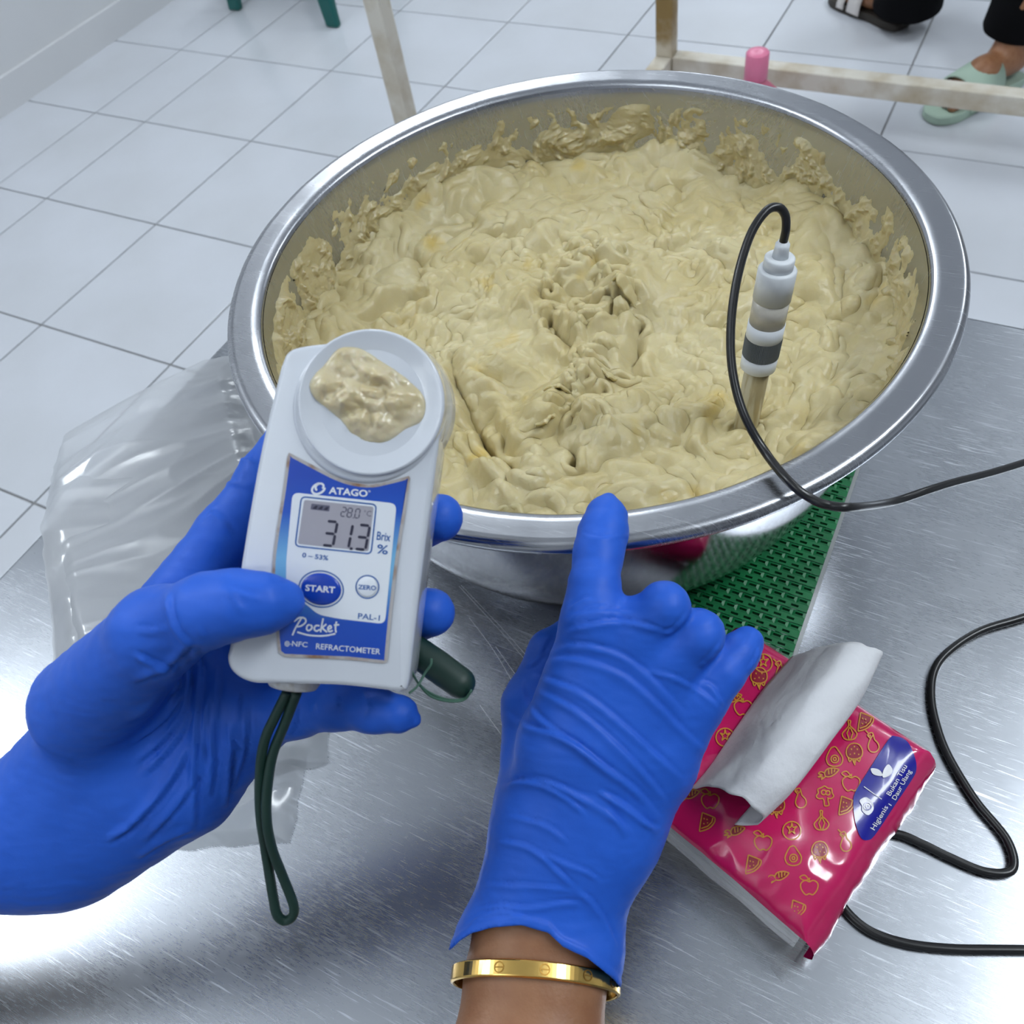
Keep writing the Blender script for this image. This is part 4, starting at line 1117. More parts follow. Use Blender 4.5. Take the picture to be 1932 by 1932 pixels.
# handwritten word
pw_ = [[(553, 1198), (558, 1186), (566, 1172), (570, 1166)], [(556, 1172), (566, 1165), (576, 1166), (578, 1173), (570, 1180), (562, 1182)],
       [(586, 1178), (581, 1180), (580, 1187), (585, 1189), (590, 1183), (587, 1178)], [(604, 1180), (597, 1180), (594, 1186), (598, 1190), (605, 1187)],
       [(611, 1166), (608, 1180), (606, 1192)], [(617, 1177), (610, 1184), (618, 1192)], [(620, 1187), (626, 1184), (624, 1180), (620, 1184), (622, 1191), (629, 1189)], [(636, 1172), (634, 1184), (635, 1193)], [(631, 1179), (641, 1178)],
       [(562, 1192), (585, 1198), (612, 1199), (634, 1195)]]
strokes_mesh('script_lettering', [catmull(np.array(q, float), 4) for q in pw_], 3.2, 0.0003, M_lwhite, label, on_dev)
# screw cap under the casing, strap, float and string
ax_dn = (DV(530, 1320) - DV(546, 1220)); ax_dn /= np.linalg.norm(ax_dn)
cc = DV(533, 1283, -0.013)
mesh('battery_cap', *lathe([(0.0, -0.004), (0.0080, -0.004), (0.0082, 0.0032), (0.0074, 0.0046), (0.0, 0.0048)], 40, cc, orient_frame(ax_dn)), M_cap, dv)
sp = [(542, 1306, .267), (519, 1352, .268), (500, 1395, .270), (491, 1450, .273), (491, 1530, .277), (501, 1603, .281), (515, 1690, .285), (523, 1726, .286), (538, 1737, .287), (553, 1727, .286), (553, 1704, .285), (534, 1655, .283), (513, 1600, .2785), (503, 1545, .275), (504, 1490, .2735), (514, 1425, .272), (536, 1368, .270), (560, 1306, .267)]
mesh('wrist_strap', *tube(catmull(np.array([PX(*q) for q in sp]), 8), 0.00165, 12), M_dgreen, dv)
fa, fb = PX(785, 1228, .288), PX(868, 1288, .284)
fd = fb - fa; fl_ = np.linalg.norm(fd)
pf = [(0.0, -0.0052)] + [(0.0052 * math.cos(t), 0.0052 * math.sin(t)) for t in np.linspace(-PI / 2 + 0.2, 0, 6)] + [(0.0054, fl_ * .5)] + [(0.0052 * math.cos(t), fl_ + 0.0052 * math.sin(t)) for t in np.linspace(0, PI / 2 - 0.15, 6)] + [(0.0, fl_ + 0.0052)]
tag(mesh('strap_float', *lathe(pf, 28, fa, orient_frame(fd), close_ends=False), M_dgreen, dv), 'dark green capsule float on the strap')
for off, dz in ((0, 0), (5, 0.0006)):
    sp = [(776, 1266, .262), (790, 1290, .268), (812, 1308 + off, .274), (845, 1320 + off * .6, .279), (875, 1318 + off * .5, .281), (890, 1302, .2795)]
    mesh('string', *tube(catmull(np.array([PX(x, y, d - dz) for x, y, d in sp]), 6), 0.00042, 6), M_string, dv)
mesh('string', *tube(catmull(np.array([PX(*q) for q in [(772, 1308, .262), (788, 1294, .264), (802, 1270, .266), (813, 1254, .266), (814, 1243, .267)]]), 6), 0.0004, 6), M_string, dv)

# spoonful of dough on the sample stage
M_samp = mat('wet_dough_sample', (0.60, 0.50, 0.29), 0.25, noise=((0.68, 0.60, 0.42), 120, 0.3, 0.7), bump=(380, 0.3, 0.0012), Subsurface_Weight=0.4, Coat_Weight=0.3)
nodes(M_samp)[2].inputs['Subsurface Radius'].default_value = (0.006, 0.004, 0.002); nodes(M_samp)[2].inputs['Subsurface Scale'].default_value = 0.6
so = catmull(np.array([(640, 662), (668, 657), (692, 664), (735, 690), (772, 716), (798, 745), (804, 770), (795, 796), (768, 812), (735, 834), (702, 838), (668, 824), (648, 800), (618, 772), (596, 752), (588, 728), (600, 706), (614, 692)], float), 6, True)
scn = np.array([698, 750.0]); K = len(so); nr = 34
V_, F_ = [], []
for i in range(nr + 1):
    s = i / nr
    for q in so:
        x, y = scn + (q - scn) * s
        rr_ = math.hypot(x - 703, y - 761)
        base = float(np.interp(rr_, [0, 66, 84, 104, 128, 133], [.0002, .0003, .0006, .0014, .0027, .0029]))
        dome = (1 - s ** 2.6)
        nz = float(np.abs(noise3(x * 0.020, y * 0.020, 0.3, 111))) * 0.0060 + float(np.abs(noise3(x * 0.042, y * 0.042, 0.9, 112))) * 0.0022 + float(noise3(x * 0.10, y * 0.10, 0.1, 113)) * 0.0004
        V_.append(DV(x, y, base + 0.0001 + dome ** 0.6 * (0.0020 + nz * 0.8)))
for i in range(nr):
    for k in range(K): F_.append((i * K + k, (i + 1) * K + k, (i + 1) * K + (k + 1) % K, i * K + (k + 1) % K))
smp = mesh('dough_sample', np.array(V_), F_, M_samp)
tag(smp, 'small dab of dough smeared on the refractometer stage', 'dough')
# ------------------------------------------------------------------ gloved hands (distance-field bodies meshed in view-aligned metres)
def Q(x, y, d): return np.array([(x - CX) / FPX * d, -(y - CY) / FPX * d, d], np.float32)
def to_world(V): return CAM + V[:, 0:1] * AX_R + V[:, 1:2] * AX_U + V[:, 2:3] * AX_F
def chain(p, pts, k=0.004):
    """smooth union of tapered limbs through (x, y, depth, radius px)"""
    d = None
    for a, b in zip(pts[:-1], pts[1:]):
        c = cone(p, Q(*a[:3]), Q(*b[:3]), a[3] * a[2] / FPX, b[3] * b[2] / FPX)
        d = c if d is None else smin(d, c, k)
    return d
def wrinkle(V, F, lines, front=True, seed=0, fine=0.00016):
    """raise folds along polylines given in picture positions on the side facing the viewer"""
    N = vnormals(V, F)
    x = CX + FPX * V[:, 0] / V[:, 2]; y = CY - FPX * V[:, 1] / V[:, 2]
    face = sstep(0.05, 0.5, -N[:, 2])
    disp = np.zeros(len(V))
    for ln in lines:
        pts, w, amp = ln
        pl = catmull(np.array(pts, float), 5)
        sel = (x > pl[:, 0].min() - 40) & (x < pl[:, 0].max() + 40) & (y > pl[:, 1].min() - 40) & (y < pl[:, 1].max() + 40)
        d, s, t = polydist(x[sel], y[sel], pl)
        e = np.clip(np.minimum(t, 1 - t) * 5, 0, 1) ** 0.7
        sd = d * s
        disp[sel] += amp * e * (0.9 * np.exp(-((sd - 1.5 * w) / (1.7 * w)) ** 2) - 0.85 * np.exp(-((sd + 0.3 * w) / (0.75 * w)) ** 2))
    disp *= face
    disp += fine * (noise3(V[:, 0] * 160, V[:, 1] * 420, V[:, 2] * 160, seed + 1) + 0.8 * noise3(V[:, 0] * 90 + V[:, 1] * 60, V[:, 1] * 90, V[:, 2] * 90, seed + 2) * 1.8)
    return V + N * disp[:, None]

# ---- right hand pointing over the rim
R_IDX = [(1144, 973, .336, 38), (1138, 1005, .332, 44), (1129, 1045, .326, 44.5), (1121, 1110, .318, 46), (1116, 1172, .314, 55)]
R_MID = [(1200, 1185, .314, 52), (1254, 1144, .307, 44), (1260, 1180, .330, 36), (1235, 1230, .345, 32)]
R_RNG = [(1268, 1240, .316, 50), (1318, 1197, .311, 45), (1312, 1240, .333, 36), (1280, 1285, .346, 32)]
R_PNK = [(1318, 1315, .322, 50), (1362, 1268, .321, 40), (1392, 1234, .324, 36), (1410, 1213, .327, 31)]
R_THB = [(1015, 1480, .338, 74), (1003, 1330, .343, 54), (1040, 1232, .350, 42), (1085, 1190, .357, 34)]
def right_outer(p):
    d = chain(p, R_IDX)
    d = smin(d, chain(p, R_MID), 0.0030)
    d = smin(d, chain(p, R_RNG), 0.0030)
    d = smin(d, chain(p, R_PNK), 0.0030)
    palm = chain(p, [(1118, 1175, .315, 54), (1060, 1400, .322, 82), (1030, 1560, .328, 88)])
    palm = smin(palm, chain(p, [(1198, 1192, .315, 54), (1120, 1400, .321, 84), (1085, 1570, .326, 92)]), 0.010)
    palm = smin(palm, chain(p, [(1262, 1245, .317, 52), (1180, 1420, .322, 80), (1130, 1570, .326, 90)]), 0.010)
    palm = smin(palm, chain(p, [(1316, 1318, .322, 52), (1240, 1440, .326, 72), (1160, 1565, .328, 82)]), 0.010)
    d = smin(d, palm, 0.006)
    d = smin(d, chain(p, R_THB), 0.005)
    slv = chain(p, [(1022, 1560, .328, 88), (1002, 1656, .326, 90), (962, 1790, .322, 104), (948, 1850, .320, 108)])
    slv = smin(slv, chain(p, [(1148, 1560, .328, 84), (1108, 1656, .326, 84), (1080, 1790, .322, 94), (1068, 1870, .320, 98)]), 0.014)
    d = smin(d, slv, 0.012)
    tip = chain(p, [(1146, 962, .337, 30), (1149, 939, .338, 7)])
    return smin(d, tip, 0.004)
def arm_core(p, grow=0.0):
    a = chain(p, [(1040, 1500, .332, 50), (1015, 1656, .330, 58), (974, 1760, .3255, 78), (968, 1840, .322, 88), (950, 2000, .310, 100), (930, 2300, .285, 125), (915, 2900, .225, 225)])
    b = chain(p, [(1130, 1500, .332, 50), (1085, 1656, .330, 58), (1062, 1760, .3255, 78), (1056, 1840, .322, 86), (1042, 2000, .310, 98), (1035, 2300, .285, 125), (1035, 2900, .225, 225)])
    return smin(a, b, 0.016) - grow
cuff = np.array([(780, 1830), (849, 1790), (868, 1772), (890, 1758), (936, 1746), (985, 1743), (1035, 1757), (1062, 1784), (1109, 1806), (1158, 1845), (1200, 1900)], float)
def right_glove(p):
    d = right_outer(p)
    x = CX + FPX * p[..., 0] / p[..., 2]; y = CY - FPX * p[..., 1] / p[..., 2]
    cut = (y - np.interp(x, cuff[:, 0], cuff[:, 1]) - 0.0) * 0.325 / FPX * 0.9
    hollow = smax(d + 0.0022, (1640 - y) * 0.325 / FPX, 0.002)     # open sleeve
    d = np.maximum(d, -hollow)
    d = np.maximum(d, cut)
    edge = np.abs(cut) - 0.0012
    roll = np.maximum(np.abs(d_outer_cache(p)) - 0.0016, np.abs(cut + 0.0010) - 0.0014)
    return smin(d, roll, 0.0010)
def d_outer_cache(p): return right_outer(p) + 0.0010
lo = np.array([Q(830, 1900, .335)[0], Q(900, 1900, .33)[1], 0.275]); hi = np.array([Q(1460, 1200, .33)[0], Q(1150, 915, .345)[1], 0.375])
V, F = surface(right_glove, lo, hi, 0.00095)
def cz(pts): return [(840 + .3417 * a, 900 + .3417 * b) for a, b in pts]
WR = [(cz([(560, 950), (700, 915), (850, 935), (1000, 990), (1150, 1110), (1350, 1320)]), 5, .0009),
      (cz([(500, 1010), (700, 990), (960, 1070), (1130, 1200), (1300, 1370), (1440, 1500)]), 5, .0009),
      (cz([(470, 1080), (640, 1130), (800, 1210), (1000, 1370), (1200, 1550), (1320, 1660)]), 5, .0010),
      (cz([(480, 1150), (700, 1260), (900, 1420), (1100, 1620), (1240, 1790)]), 5, .0010),
      (cz([(440, 1100), (460, 1230), (560, 1350), (760, 1490), (950, 1640)]), 5, .0009),
      (cz([(325, 1290), (450, 1360), (700, 1450), (900, 1600), (1060, 1720), (1200, 1880)]), 5, .0011),
      (cz([(290, 1710), (420, 1665), (560, 1670), (720, 1740), (900, 1840), (1050, 1960)]), 5, .0010),
      (cz([(850, 1720), (950, 1770), (1080, 1860), (1180, 1960)]), 4, .0009),
      (cz([(640, 850), (800, 805), (1000, 790), (1220, 840)]), 4, .0009), (cz([(660, 790), (760, 745), (900, 730), (1060, 740)]), 3.5, .0006),
      (cz([(680, 720), (740, 680), (800, 660)]), 3.5, .0007), (cz([(690, 760), (800, 715), (900, 700)]), 3, .0005),
      (cz([(745, 300), (860, 330), (1000, 300)]), 3, .0004), (cz([(1200, 850), (1260, 830), (1330, 740)]), 3, .0006), (cz([(1400, 1040), (1450, 990), (1520, 900)]), 3, .0006),
      (cz([(1100, 1060), (1250, 1090), (1420, 1180), (1540, 1280)]), 4, .0007), (cz([(1420, 1120), (1480, 1150), (1550, 1260)]), 4, .0008), (cz([(1660, 1060), (1700, 1010), (1730, 940)]), 3, .0005),
      (cz([(540, 990), (500, 1040), (440, 1060)]), 4, .0008), (cz([(600, 880), (560, 930), (540, 985)]), 4, .0008)]
def cz7(pts): return [(820 + .27539 * a, 1400 + .27539 * b) for a, b in pts]
WR += [(cz7([(440, 290), (600, 255), (780, 300), (950, 400), (1060, 500)]), 4, .0009), (cz7([(980, 340), (1150, 400), (1260, 520), (1330, 640)]), 4, .0008), (cz7([(480, 490), (640, 520), (800, 580), (930, 690)]), 3.5, .0007),
       (cz7([(400, 670), (560, 680), (700, 740), (850, 870), (980, 1000)]), 4, .0008), (cz7([(720, 740), (900, 820), (1050, 880), (1150, 950)]), 3.5, .0007), (cz7([(250, 1170), (420, 1110), (640, 1120), (860, 1090), (1000, 1095)]), 4, .0007),
       (cz7([(980, 1000), (1080, 1080), (1180, 1220), (1260, 1400)]), 4, .0008), (cz7([(1130, 330), (1280, 420), (1420, 520), (1560, 590)]), 4, .0009), (cz7([(340, 960), (520, 970), (760, 980), (960, 1010)]), 3.5, .0006), (cz7([(210, 1250), (330, 1180), (460, 1150), (640, 1190)]), 3.5, .0007)]
V = wrinkle(V, F, WR, seed=300)
gr = to_world(V)
pr2 = empty('person', PX(1000, 2200, .30))
tag(pr2, 'right forearm in blue glove pointing a finger over the bowl rim', 'person')
M_skin = mat('brown_skin', (0.33, 0.155, 0.075), 0.45, noise=((0.27, 0.115, 0.052), 90, 0.35, 0.7), bump=(700, 0.3, 0.0005), Subsurface_Weight=0.12)
nodes(M_skin)[2].inputs['Subsurface Radius'].default_value = (0.004, 0.0018, 0.001); nodes(M_skin)[2].inputs['Subsurface Scale'].default_value = 1.0
lo2 = np.array([Q(740, 2300, .32)[0], Q(900, 2900, .26)[1], 0.175]); hi2 = np.array([Q(1240, 1500, .33)[0], Q(1000, 1480, .33)[1], 0.36])
Va, Fa = surface(arm_core, lo2, hi2, 0.0024)
mesh('forearm', to_world(Va), Fa, M_skin, pr2)
mesh('glove', gr, F, M_glove, pr2)

# gold bangle round the wrist
M_goldm = mat('polished_gold', (0.86, 0.55, 0.16), 0.16, 1.0)
M_goldd = mat('engraved_gold', (0.40, 0.22, 0.05), 0.35, 1.0)
bc = Q(1011, 1852, .321).astype(float)
e1 = np.array([1, -0.12, 0.05]); e1 /= np.linalg.norm(e1)
e2 = np.array([0.02, 0.62, -0.78]); e2 -= e1 * (e1 @ e2); e2 /= np.linalg.norm(e2)
e3 = np.cross(e1, e2)
ra_, rb_ = 155 * .321 / FPX, 0.0230
V_ = []; F_ = []
sg = 120
pr_ = [(-0.5, 0.0), (-0.42, 1.0), (0.42, 1.0), (0.5, 0.0), (0.42, -0.35), (-0.42, -0.35)]
for k in range(sg):
    a = 2 * PI * k / sg
    rad = e1 * math.cos(a) * ra_ + e2 * math.sin(a) * rb_
    nn = e1 * math.cos(a) / ra_ + e2 * math.sin(a) / rb_; nn /= np.linalg.norm(nn)
    for s, t in pr_: V_.append(bc + rad + nn * 0.0011 * t + e3 * 0.0062 * s)
np_ = len(pr_)
for k in range(sg):
    for j in range(np_): F_.append((k * np_ + j, ((k + 1) % sg) * np_ + j, ((k + 1) % sg) * np_ + (j + 1) % np_, k * np_ + (j + 1) % np_))
bg = empty('bangle', to_world(bc[None])[0])
tag(bg, 'gold bangle with screw motifs on the wrist', 'bangle')
bevel(mesh('band', to_world(np.array(V_)), F_, M_goldm, bg, smooth=False), 0.0003, 2, 25)
for a in (2.08, 1.55, 1.02, 0.55):
    for kind in (0, 1):
        V_ = []; F_ = []
        c0 = e1 * math.cos(a) * ra_ + e2 * math.sin(a) * rb_
        nn = e1 * math.cos(a) / ra_ + e2 * math.sin(a) / rb_; nn /= np.linalg.norm(nn)
        tt = np.cross(e3, nn)
        if kind == 0:
            for j in range(24):
                b = 2 * PI * j / 24
                for r_ in (0.0015, 0.0019): V_.append(bc + c0 + nn * 0.00125 + (tt * math.cos(b) + e3 * math.sin(b)) * r_)
            F_ = [(2 * j, 2 * j + 1, 2 * ((j + 1) % 24) + 1, 2 * ((j + 1) % 24)) for j in range(24)]
        else:
            V_ = [bc + c0 + nn * 0.00125 + tt * x + e3 * y for x, y in ((-.0015, -.0002), (.0015, -.0002), (.0015, .0002), (-.0015, .0002))]; F_ = [(0, 1, 2, 3)]
        mesh('screw_motif', to_world(np.array(V_)), F_, M_goldd, bg, smooth=False)

# ---- left hand holding the refractometer
L_THB = [(170, 1330, .300, 105), (300, 1192, .262, 82), (395, 1150, .247, 66), (450, 1139, .2435, 59), (505, 1138, .2440, 50), (538, 1134, .2465, 34)]
L_IDX = [(318, 1172, .302, 78), (423, 1006, .301, 51), (498, 902, .303, 46), (548, 815, .304, 38)]
L_MID = [(340, 1190, .318, 70), (560, 1040, .318, 52), (700, 1000, .308, 48), (790, 985, .299, 47), (829, 977, .2935, 45)]
L_RNG = [(380, 1290, .320, 70), (560, 1210, .320, 52), (700, 1175, .308, 48), (780, 1160, .298, 47), (812, 1155, .2935, 46)]
L_PNK = [(470, 1350, .318, 74), (560, 1338, .308, 52), (640, 1332, .298, 42), (705, 1340, .292, 40), (748, 1346, .289, 37)]
def left_glove(p):
    d = chain(p, L_THB, 0.005)
    x4 = chain(p, L_IDX)
    palm = chain(p, [(318, 1180, .312, 78), (200, 1400, .322, 120), (60, 1560, .330, 118)])
    palm = smin(palm, chain(p, [(350, 1240, .320, 80), (250, 1430, .325, 120), (60, 1580, .332, 118)]), 0.012)
    palm = smin(palm, chain(p, [(430, 1310, .320, 80), (330, 1430, .325, 110), (120, 1580, .332, 112)]), 0.012)
    palm = smin(palm, chain(p, [(470, 1355, .318, 78), (350, 1475, .322, 96), (160, 1590, .330, 100)]), 0.012)
    palm = smin(palm, chain(p, [(60, 1560, .330, 112), (-160, 1640, .336, 108), (-330, 1700, .342, 112)]), 0.012)
    d = smin(d, palm, 0.010)
    d = smin(d, x4, 0.005)
    d = smin(d, chain(p, L_MID), 0.003); d = smin(d, chain(p, L_RNG), 0.003); d = smin(d, chain(p, L_PNK), 0.004)
    nip = chain(p, [(770, 1352, .289, 24), (782, 1358, .289, 12)])
    return smin(d, nip, 0.003)
lo = np.array([Q(-400, 1600, .35)[0], Q(200, 1730, .345)[1], 0.225]); hi = np.array([Q(890, 1000, .30)[0], Q(540, 760, .31)[1], 0.372])
V, F = surface(left_glove, lo, hi, 0.0011)
def c3b(pts): return [(256 + .3363 * a, 1000 + .3363 * b) for a, b in pts]
WL = [(c3b([(340, 650), (380, 760), (370, 1000), (350, 1300), (345, 1690)]), 5, .0012), (c3b([(300, 700), (310, 860), (270, 1050), (150, 1200), (0, 1330)]), 5, .0011),
      (c3b([(340, 1180), (200, 1430), (0, 1660), (-150, 1760)]), 5, .0011), (c3b([(440, 900), (400, 1150), (380, 1400)]), 5, .0009), (c3b([(560, 1050), (545, 1300), (520, 1560)]), 4, .0010),
      (c3b([(200, 350), (205, 450), (250, 560), (330, 640)]), 4, .0010), (c3b([(0, 540), (90, 550), (190, 530)]), 4, .0007), (c3b([(330, 640), (180, 780), (0, 860)]), 5, .0009), (c3b([(270, 860), (150, 960), (0, 1060)]), 4, .0008), (c3b([(290, 900), (180, 1060), (0, 1200)]), 4, .0008),
      (c3b([(520, 310), (580, 390), (640, 470)]), 4, .0006), (c3b([(520, 310), (620, 350), (720, 370)]), 4, .0005), (c3b([(365, 540), (400, 590)]), 3, .0008), (c3b([(430, 1000), (450, 1250), (430, 1500)]), 5, .0008), (c3b([(0, 680), (120, 740), (240, 760)]), 4, .0007), (c3b([(640, 980), (620, 1250), (560, 1450)]), 4, .0006)]
def c2b(pts): return [(256 + .3623 * a, 600 + .3623 * b) for a, b in pts]
WL += [(c2b([(345, 1040), (400, 1010), (470, 1060), (520, 1120)]), 4, .0008), (c2b([(370, 990), (440, 1010), (500, 1080)]), 3.5, .0006), (c2b([(440, 850), (520, 845), (600, 860)]), 3, .0006), (c2b([(510, 735), (570, 725), (630, 740)]), 3, .0008), (c2b([(600, 610), (660, 600)]), 3, .0005)]
WL += [([(690, 1300), (700, 1335), (690, 1368)], 3, .0006), ([(640, 1310), (640, 1340)], 3, .0006), ([(566, 1330), (560, 1360), (548, 1392)], 4, .0008), ([(600, 1325), (596, 1350)], 3, .0006)]
WL += [(c3b([(480, 760), (470, 1000), (460, 1250)]), 5, .0008), (c3b([(330, 900), (300, 1080), (190, 1250), (40, 1400)]), 5, .0009), (c3b([(350, 1400), (240, 1560), (60, 1760)]), 5, .0008), (c3b([(600, 900), (590, 1100), (570, 1300)]), 4, .0006), (c3b([(330, 1690), (180, 1750), (20, 1850)]), 4, .0006), (c3b([(240, 760), (230, 900), (120, 1000), (-40, 1080)]), 5, .0008)]
WL = [(a_, b_, c_ * (1.7 if np.mean([q[1] for q in a_]) > 1230 and np.mean([q[0] for q in a_]) < 470 else 1.0)) for a_, b_, c_ in WL]
V = wrinkle(V, F, WL, seed=320)
pl2 = empty('person', PX(0, 1600, .33))
tag(pl2, 'left hand in blue glove holding the white refractometer', 'person')
mesh('glove', to_world(V), F, M_glove, pl2)
Va, Fa = surface(lambda p: chain(p, [(-230, 1665, .339, 92), (-420, 1735, .346, 98), (-700, 1840, .36, 110), (-1300, 2050, .39, 130)]), np.array([Q(-1480, 1800, .40)[0], Q(0, 2240, .40)[1], 0.30]), np.array([Q(-120, 1600, .33)[0], Q(0, 1540, .33)[1], 0.44]), 0.0035)
mesh('forearm', to_world(Va), Fa, M_skin, pl2)
# ------------------------------------------------------------------ things on the floor behind
wl = mesh('wall_left', *box(-0.21, -0.11, -4.4, 4.0, 0.0, 2.9), M_wall, smooth=False)
tag(wl, 'plain white wall beyond the tiled floor', None, None, 'structure')
for nm, b in (('wall_right', (6.0, 6.1, -4.4, 4.0, 0, 2.9)), ('wall_back', (-0.11, 6.0, 4.0, 4.1, 0, 2.9)), ('wall_front', (-0.11, 6.0, -4.5, -4.4, 0, 2.9))):
    tag(mesh(nm, *box(*b), M_wall, smooth=False), 'plain white room wall out of view', None, None, 'structure')
tag(mesh('ceiling', *box(-0.21, 6.1, -4.5, 4.1, 2.9, 3.0), M_ceil, smooth=False), 'plain white ceiling with long lamps', None, None, 'structure')
bb = mesh('baseboard_left', *box(-0.11, -0.098, -4.4, 4.0, 0.0, 0.09), M_wall, smooth=False)
tag(bb, 'low grey skirting along the wall', None, None, 'structure')

M_teal = mat('teal_green_plastic', (0.002, 0.105, 0.095), 0.3)
stl = empty('plastic_stool', (0.42, 0.05, 0))
tag(stl, 'teal green plastic stool by the wall', 'stool')
lg = [(0.198, -0.11), (0.637, -0.145), (0.62, 0.25), (0.215, 0.26)]
ctr = np.mean(lg, axis=0)
for i, (x, y) in enumerate(lg):
    a = np.array([x, y, 0.0]); t = np.array([ctr[0] + (x - ctr[0]) * 0.72, ctr[1] + (y - ctr[1]) * 0.72, 0.45])
    w0, w1 = 0.030, 0.052
    dx = np.array([1, 0, 0]); dy = np.array([0, 1, 0]); V_ = []
    for c, w in ((a, w0), (t, w1)):
        for q in ((-1, -1), (1, -1), (1, 1), (-1, 1)): V_.append(c + dx * w * q[0] * 0.8 + dy * w * q[1] * 0.45)
    o = mesh('leg', np.array(V_), [(3, 2, 1, 0), (4, 5, 6, 7), (0, 1, 5, 4), (1, 2, 6, 5), (2, 3, 7, 6), (3, 0, 4, 7)], M_teal, stl, smooth=False)
    bevel(o, 0.008, 3)
bevel(mesh('seat', *box(ctr[0] - 0.19, ctr[0] + 0.19, ctr[1] - 0.17, ctr[1] + 0.17, 0.44, 0.465), M_teal, stl, smooth=False), 0.012, 3)

ps = empty('steel_post', (1.50, -0.985, 0))
tag(ps, 'off-white square steel post standing behind the bowl', 'post')
bevel(mesh('shaft', *box(1.50 - 0.019, 1.50 + 0.019, -0.985 - 0.019, -0.985 + 0.019, 0.006, 1.6), M_cream, ps, smooth=False), 0.003, 2)
mesh('foot_plate', *box(1.44, 1.56, -1.045, -0.925, 0.0, 0.006), M_cream, ps, smooth=False)

fx, fy, fz = 1.862, -0.375, 0.13
fm = empty('steel_rack', (fx, fy, 0))
tag(fm, 'cream painted steel rack with a stained corner post', 'rack')
def fbar(n_, a, b, m, w=0.042): bevel(mesh(n_, *bar(a, b, w, w, (0, 1, 0) if n_ == 'post' else (0, 0, 1)), m, fm, smooth=False), 0.003, 2)
fbar('post', (fx, fy, 0.0), (fx, fy, 0.80), M_cream_rust, 0.042)
fbar('post', (fx + 1.3, fy, 0.0), (fx + 1.3, fy, 0.80), M_cream_rust, 0.042)
fbar('rail', (fx + 0.021, fy, fz), (fx + 1.279, fy, fz), M_cream)
fbar('rail', (fx, fy - 0.021, fz), (fx, fy - 0.60, fz), M_cream)
fbar('post', (fx, fy - 0.62, 0.0), (fx, fy - 0.62, 0.20), M_cream_rust, 0.042)

M_pinkp = mat('pink_translucent_plastic', (0.80, 0.22, 0.33), 0.3, Transmission_Weight=0.25)
M_pinkc = mat('pink_cap', (0.76, 0.20, 0.34), 0.35)
tp = PZ(1430, 98, 0.30)
bt = empty('pink_bottle', (tp[0], tp[1], 0))
tag(bt, 'pink plastic bottle with ribbed cap behind the bowl', 'bottle')
b0 = np.array([tp[0], tp[1], 0])
mesh('body', *lathe([(0.0, 0.0), (0.066, 0.0), (0.070, 0.006), (0.070, 0.15), (0.066, 0.18), (0.050, 0.215), (0.030, 0.235), (0.022, 0.243), (0.022, 0.262), (0.0, 0.262)], 48, b0, close_ends=False), M_pinkp, bt)
mesh('cap', *lathe([(0.0225, 0.246), (0.0245, 0.248), (0.0240, 0.298), (0.0215, 0.301), (0.010, 0.3015), (0.0, 0.3000)], 36, b0, close_ends=False), M_pinkc, bt)

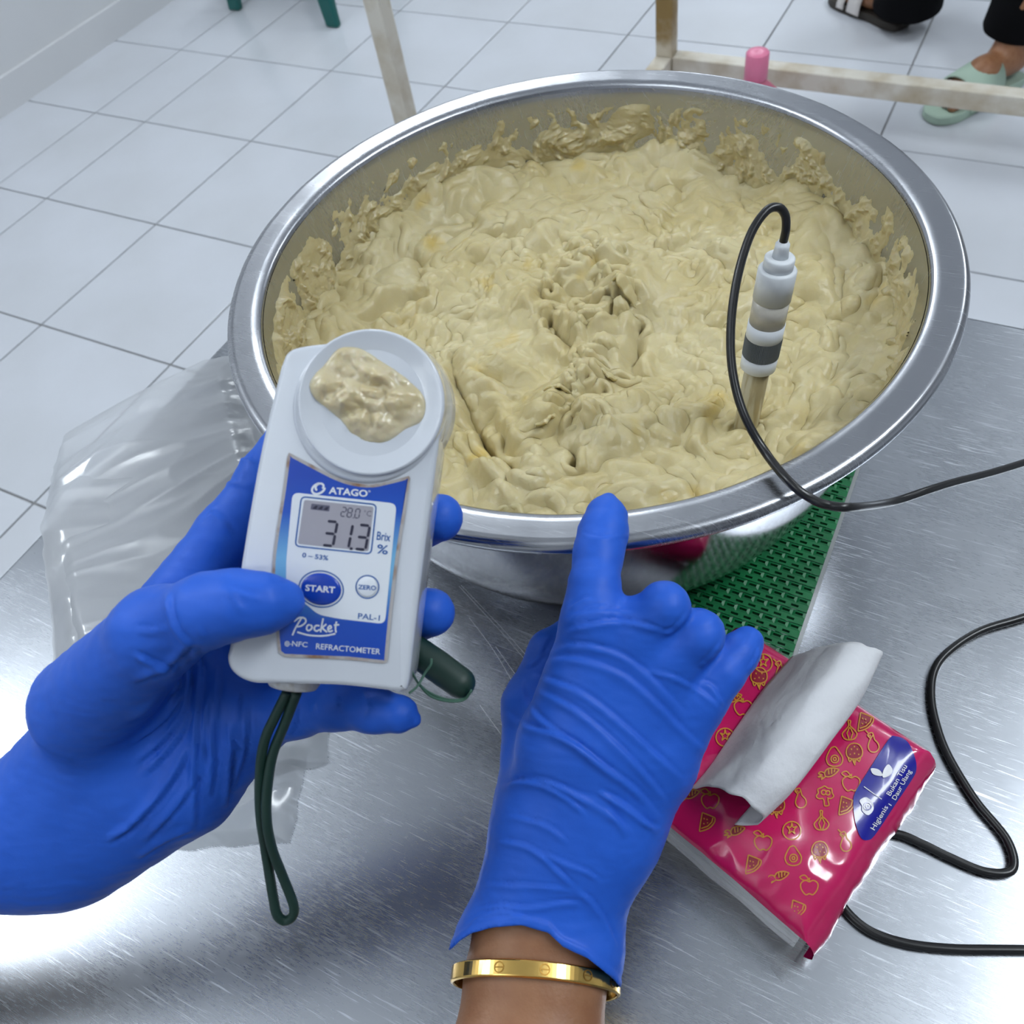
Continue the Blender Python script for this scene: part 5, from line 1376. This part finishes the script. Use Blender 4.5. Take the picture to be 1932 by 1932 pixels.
# sandalled feet of two people
def foot(name, label, heel, toe, trouser, m_sole, m_strap, straps, slide=False):
    heel = np.array([heel[0], heel[1], 0.0]); toe = np.array([toe[0], toe[1], 0.0])
    fw = toe - heel; L = np.linalg.norm(fw); fw /= L
    sd = np.array([-fw[1], fw[0], 0]); up = np.array([0, 0, 1.0])
    root = empty(name, heel); tag(root, label, 'person')
    k = L / 0.25
    def W(a, b, c): return heel + fw * a * k + sd * b * k + up * c * k
    def fn(p):
        d = cone(p, W(.035, 0, .062), W(.12, .0, .058), .032 * k, .030 * k)
        d = smin(d, cone(p, W(.12, .004, .056), W(.185, .006, .040), .032 * k, .024 * k), .02)
        d = smin(d, cone(p, W(.11, -.016, .045), W(.19, -.018, .038), .022 * k, .018 * k), .015)
        d = smin(d, cone(p, W(.045, 0, .075), W(.035, 0, .34), .036 * k, .048 * k), .025)
        for i, (a0, b0, ln, r_) in enumerate(((.188, .026, .046, .0135), (.192, .007, .043, .0098), (.190, -.008, .038, .0092), (.184, -.022, .033, .0088), (.176, -.034, .027, .0085))):
            t_ = cone(p, W(a0 - .012, b0, .036), W(a0 + ln * .6, b0, .033), r_ * k, r_ * 0.95 * k)
            t_ = smin(t_, cone(p, W(a0 + ln * .6, b0, .033), W(a0 + ln * .8, b0, .029), r_ * .95 * k, r_ * .8 * k), .004)
            d = smin(d, t_, .004)
        return np.maximum(d, (0.0215 * k) - p[..., 2])
    c = [W(a, b, cc) for a in (-.02, .27) for b in (-.08, .08) for cc in (0, .30)]
    lo_, hi_ = np.min(c, 0), np.max(c, 0)
    V_, F_ = surface(fn, lo_, hi_, 0.0035)
    mesh('foot', V_, F_, M_skin, root)
    so_ = catmull(np.array([(-.005, 0), (.0, .03), (.04, .038), (.10, .036), (.17, .045), (.225, .046), (.258, .030), (.266, .008), (.256, -.022), (.22, -.042), (.17, -.044), (.10, -.036), (.04, -.036), (.0, -.028)]), 4, True)
    K_ = len(so_); V_ = []
    for z_, s_ in ((0.0, .97), (.004, 1.0), (.018, 1.0), (.0215, .97)):
        for a, b in so_: V_.append(W(.13 + (a - .13) * s_, b * s_, z_))
    F_ = [tuple(range(K_))[::-1], tuple(3 * K_ + i for i in range(K_))] + [(r_ * K_ + i, r_ * K_ + (i + 1) % K_, (r_ + 1) * K_ + (i + 1) % K_, (r_ + 1) * K_ + i) for r_ in range(3) for i in range(K_)]
    mesh('sandal_sole', np.array(V_), F_, m_sole, root, smooth=False)
    for a0, a1, hgt in straps:
        V_ = []; F_ = []
        n_ = 18
        for i in range(n_ + 1):
            t_ = PI * i / n_
            for a in (a0, a1):
                for g in (0.0, .004):
                    taper = 1 - 0.55 * max(0, a - .15) / .1
                    V_.append(W(a, (.047 + g) * math.cos(t_), .012 + (hgt * taper + g) * math.sin(t_) ** 0.7))
        for i in range(n_):
            b = i * 4
            F_ += [(b, b + 2, b + 6, b + 4), (b + 1, b + 5, b + 7, b + 3), (b, b + 4, b + 5, b + 1), (b + 2, b + 3, b + 7, b + 6)]
        mesh('sandal_strap', np.array(V_), F_, m_strap, root, smooth=True)
    if trouser:
        z0 = trouser
        pr3 = [(.085, z0), (.088, z0 + .01), (.082, .20), (.088, .45), (.10, .75), (0.0, .76)]
        V_, F_ = lathe(pr3, 40, W(.010, -.01, 0), None, close_ends=False)
        V_[:, 0] += 0.008 * noise3(V_[:, 0] * 14, V_[:, 1] * 14, V_[:, 2] * 7, 401); V_[:, 1] += 0.008 * noise3(V_[:, 0] * 14, V_[:, 1] * 14, V_[:, 2] * 7, 402)
        mesh('trouser_leg', V_, F_, M_trous, root)
    return root
M_trous = mat('black_trouser_cloth', (0.004, 0.004, 0.005), 0.9, Specular_IOR_Level=0.1)
M_sole = mat('dark_brown_sole', (0.035, 0.028, 0.022), 0.6)
M_strapw = mat('white_strap', (0.66, 0.62, 0.60), 0.45)
M_mint = mat('mint_green_foam', (0.40, 0.53, 0.43), 0.6)
foot('person', 'foot in white strapped brown sandal under black trousers', (2.335, 0.188), (2.125, 0.323), 0.045, M_sole, M_strapw, [(.120, .165, .066), (.180, .205, .056)])
foot('person', 'foot in pale green open-toed slide sandal', PZ(1912, 150, 0)[:2], PZ(1757, 226, 0)[:2], 0.12, M_mint, M_mint, [(.100, .190, .072)], True)
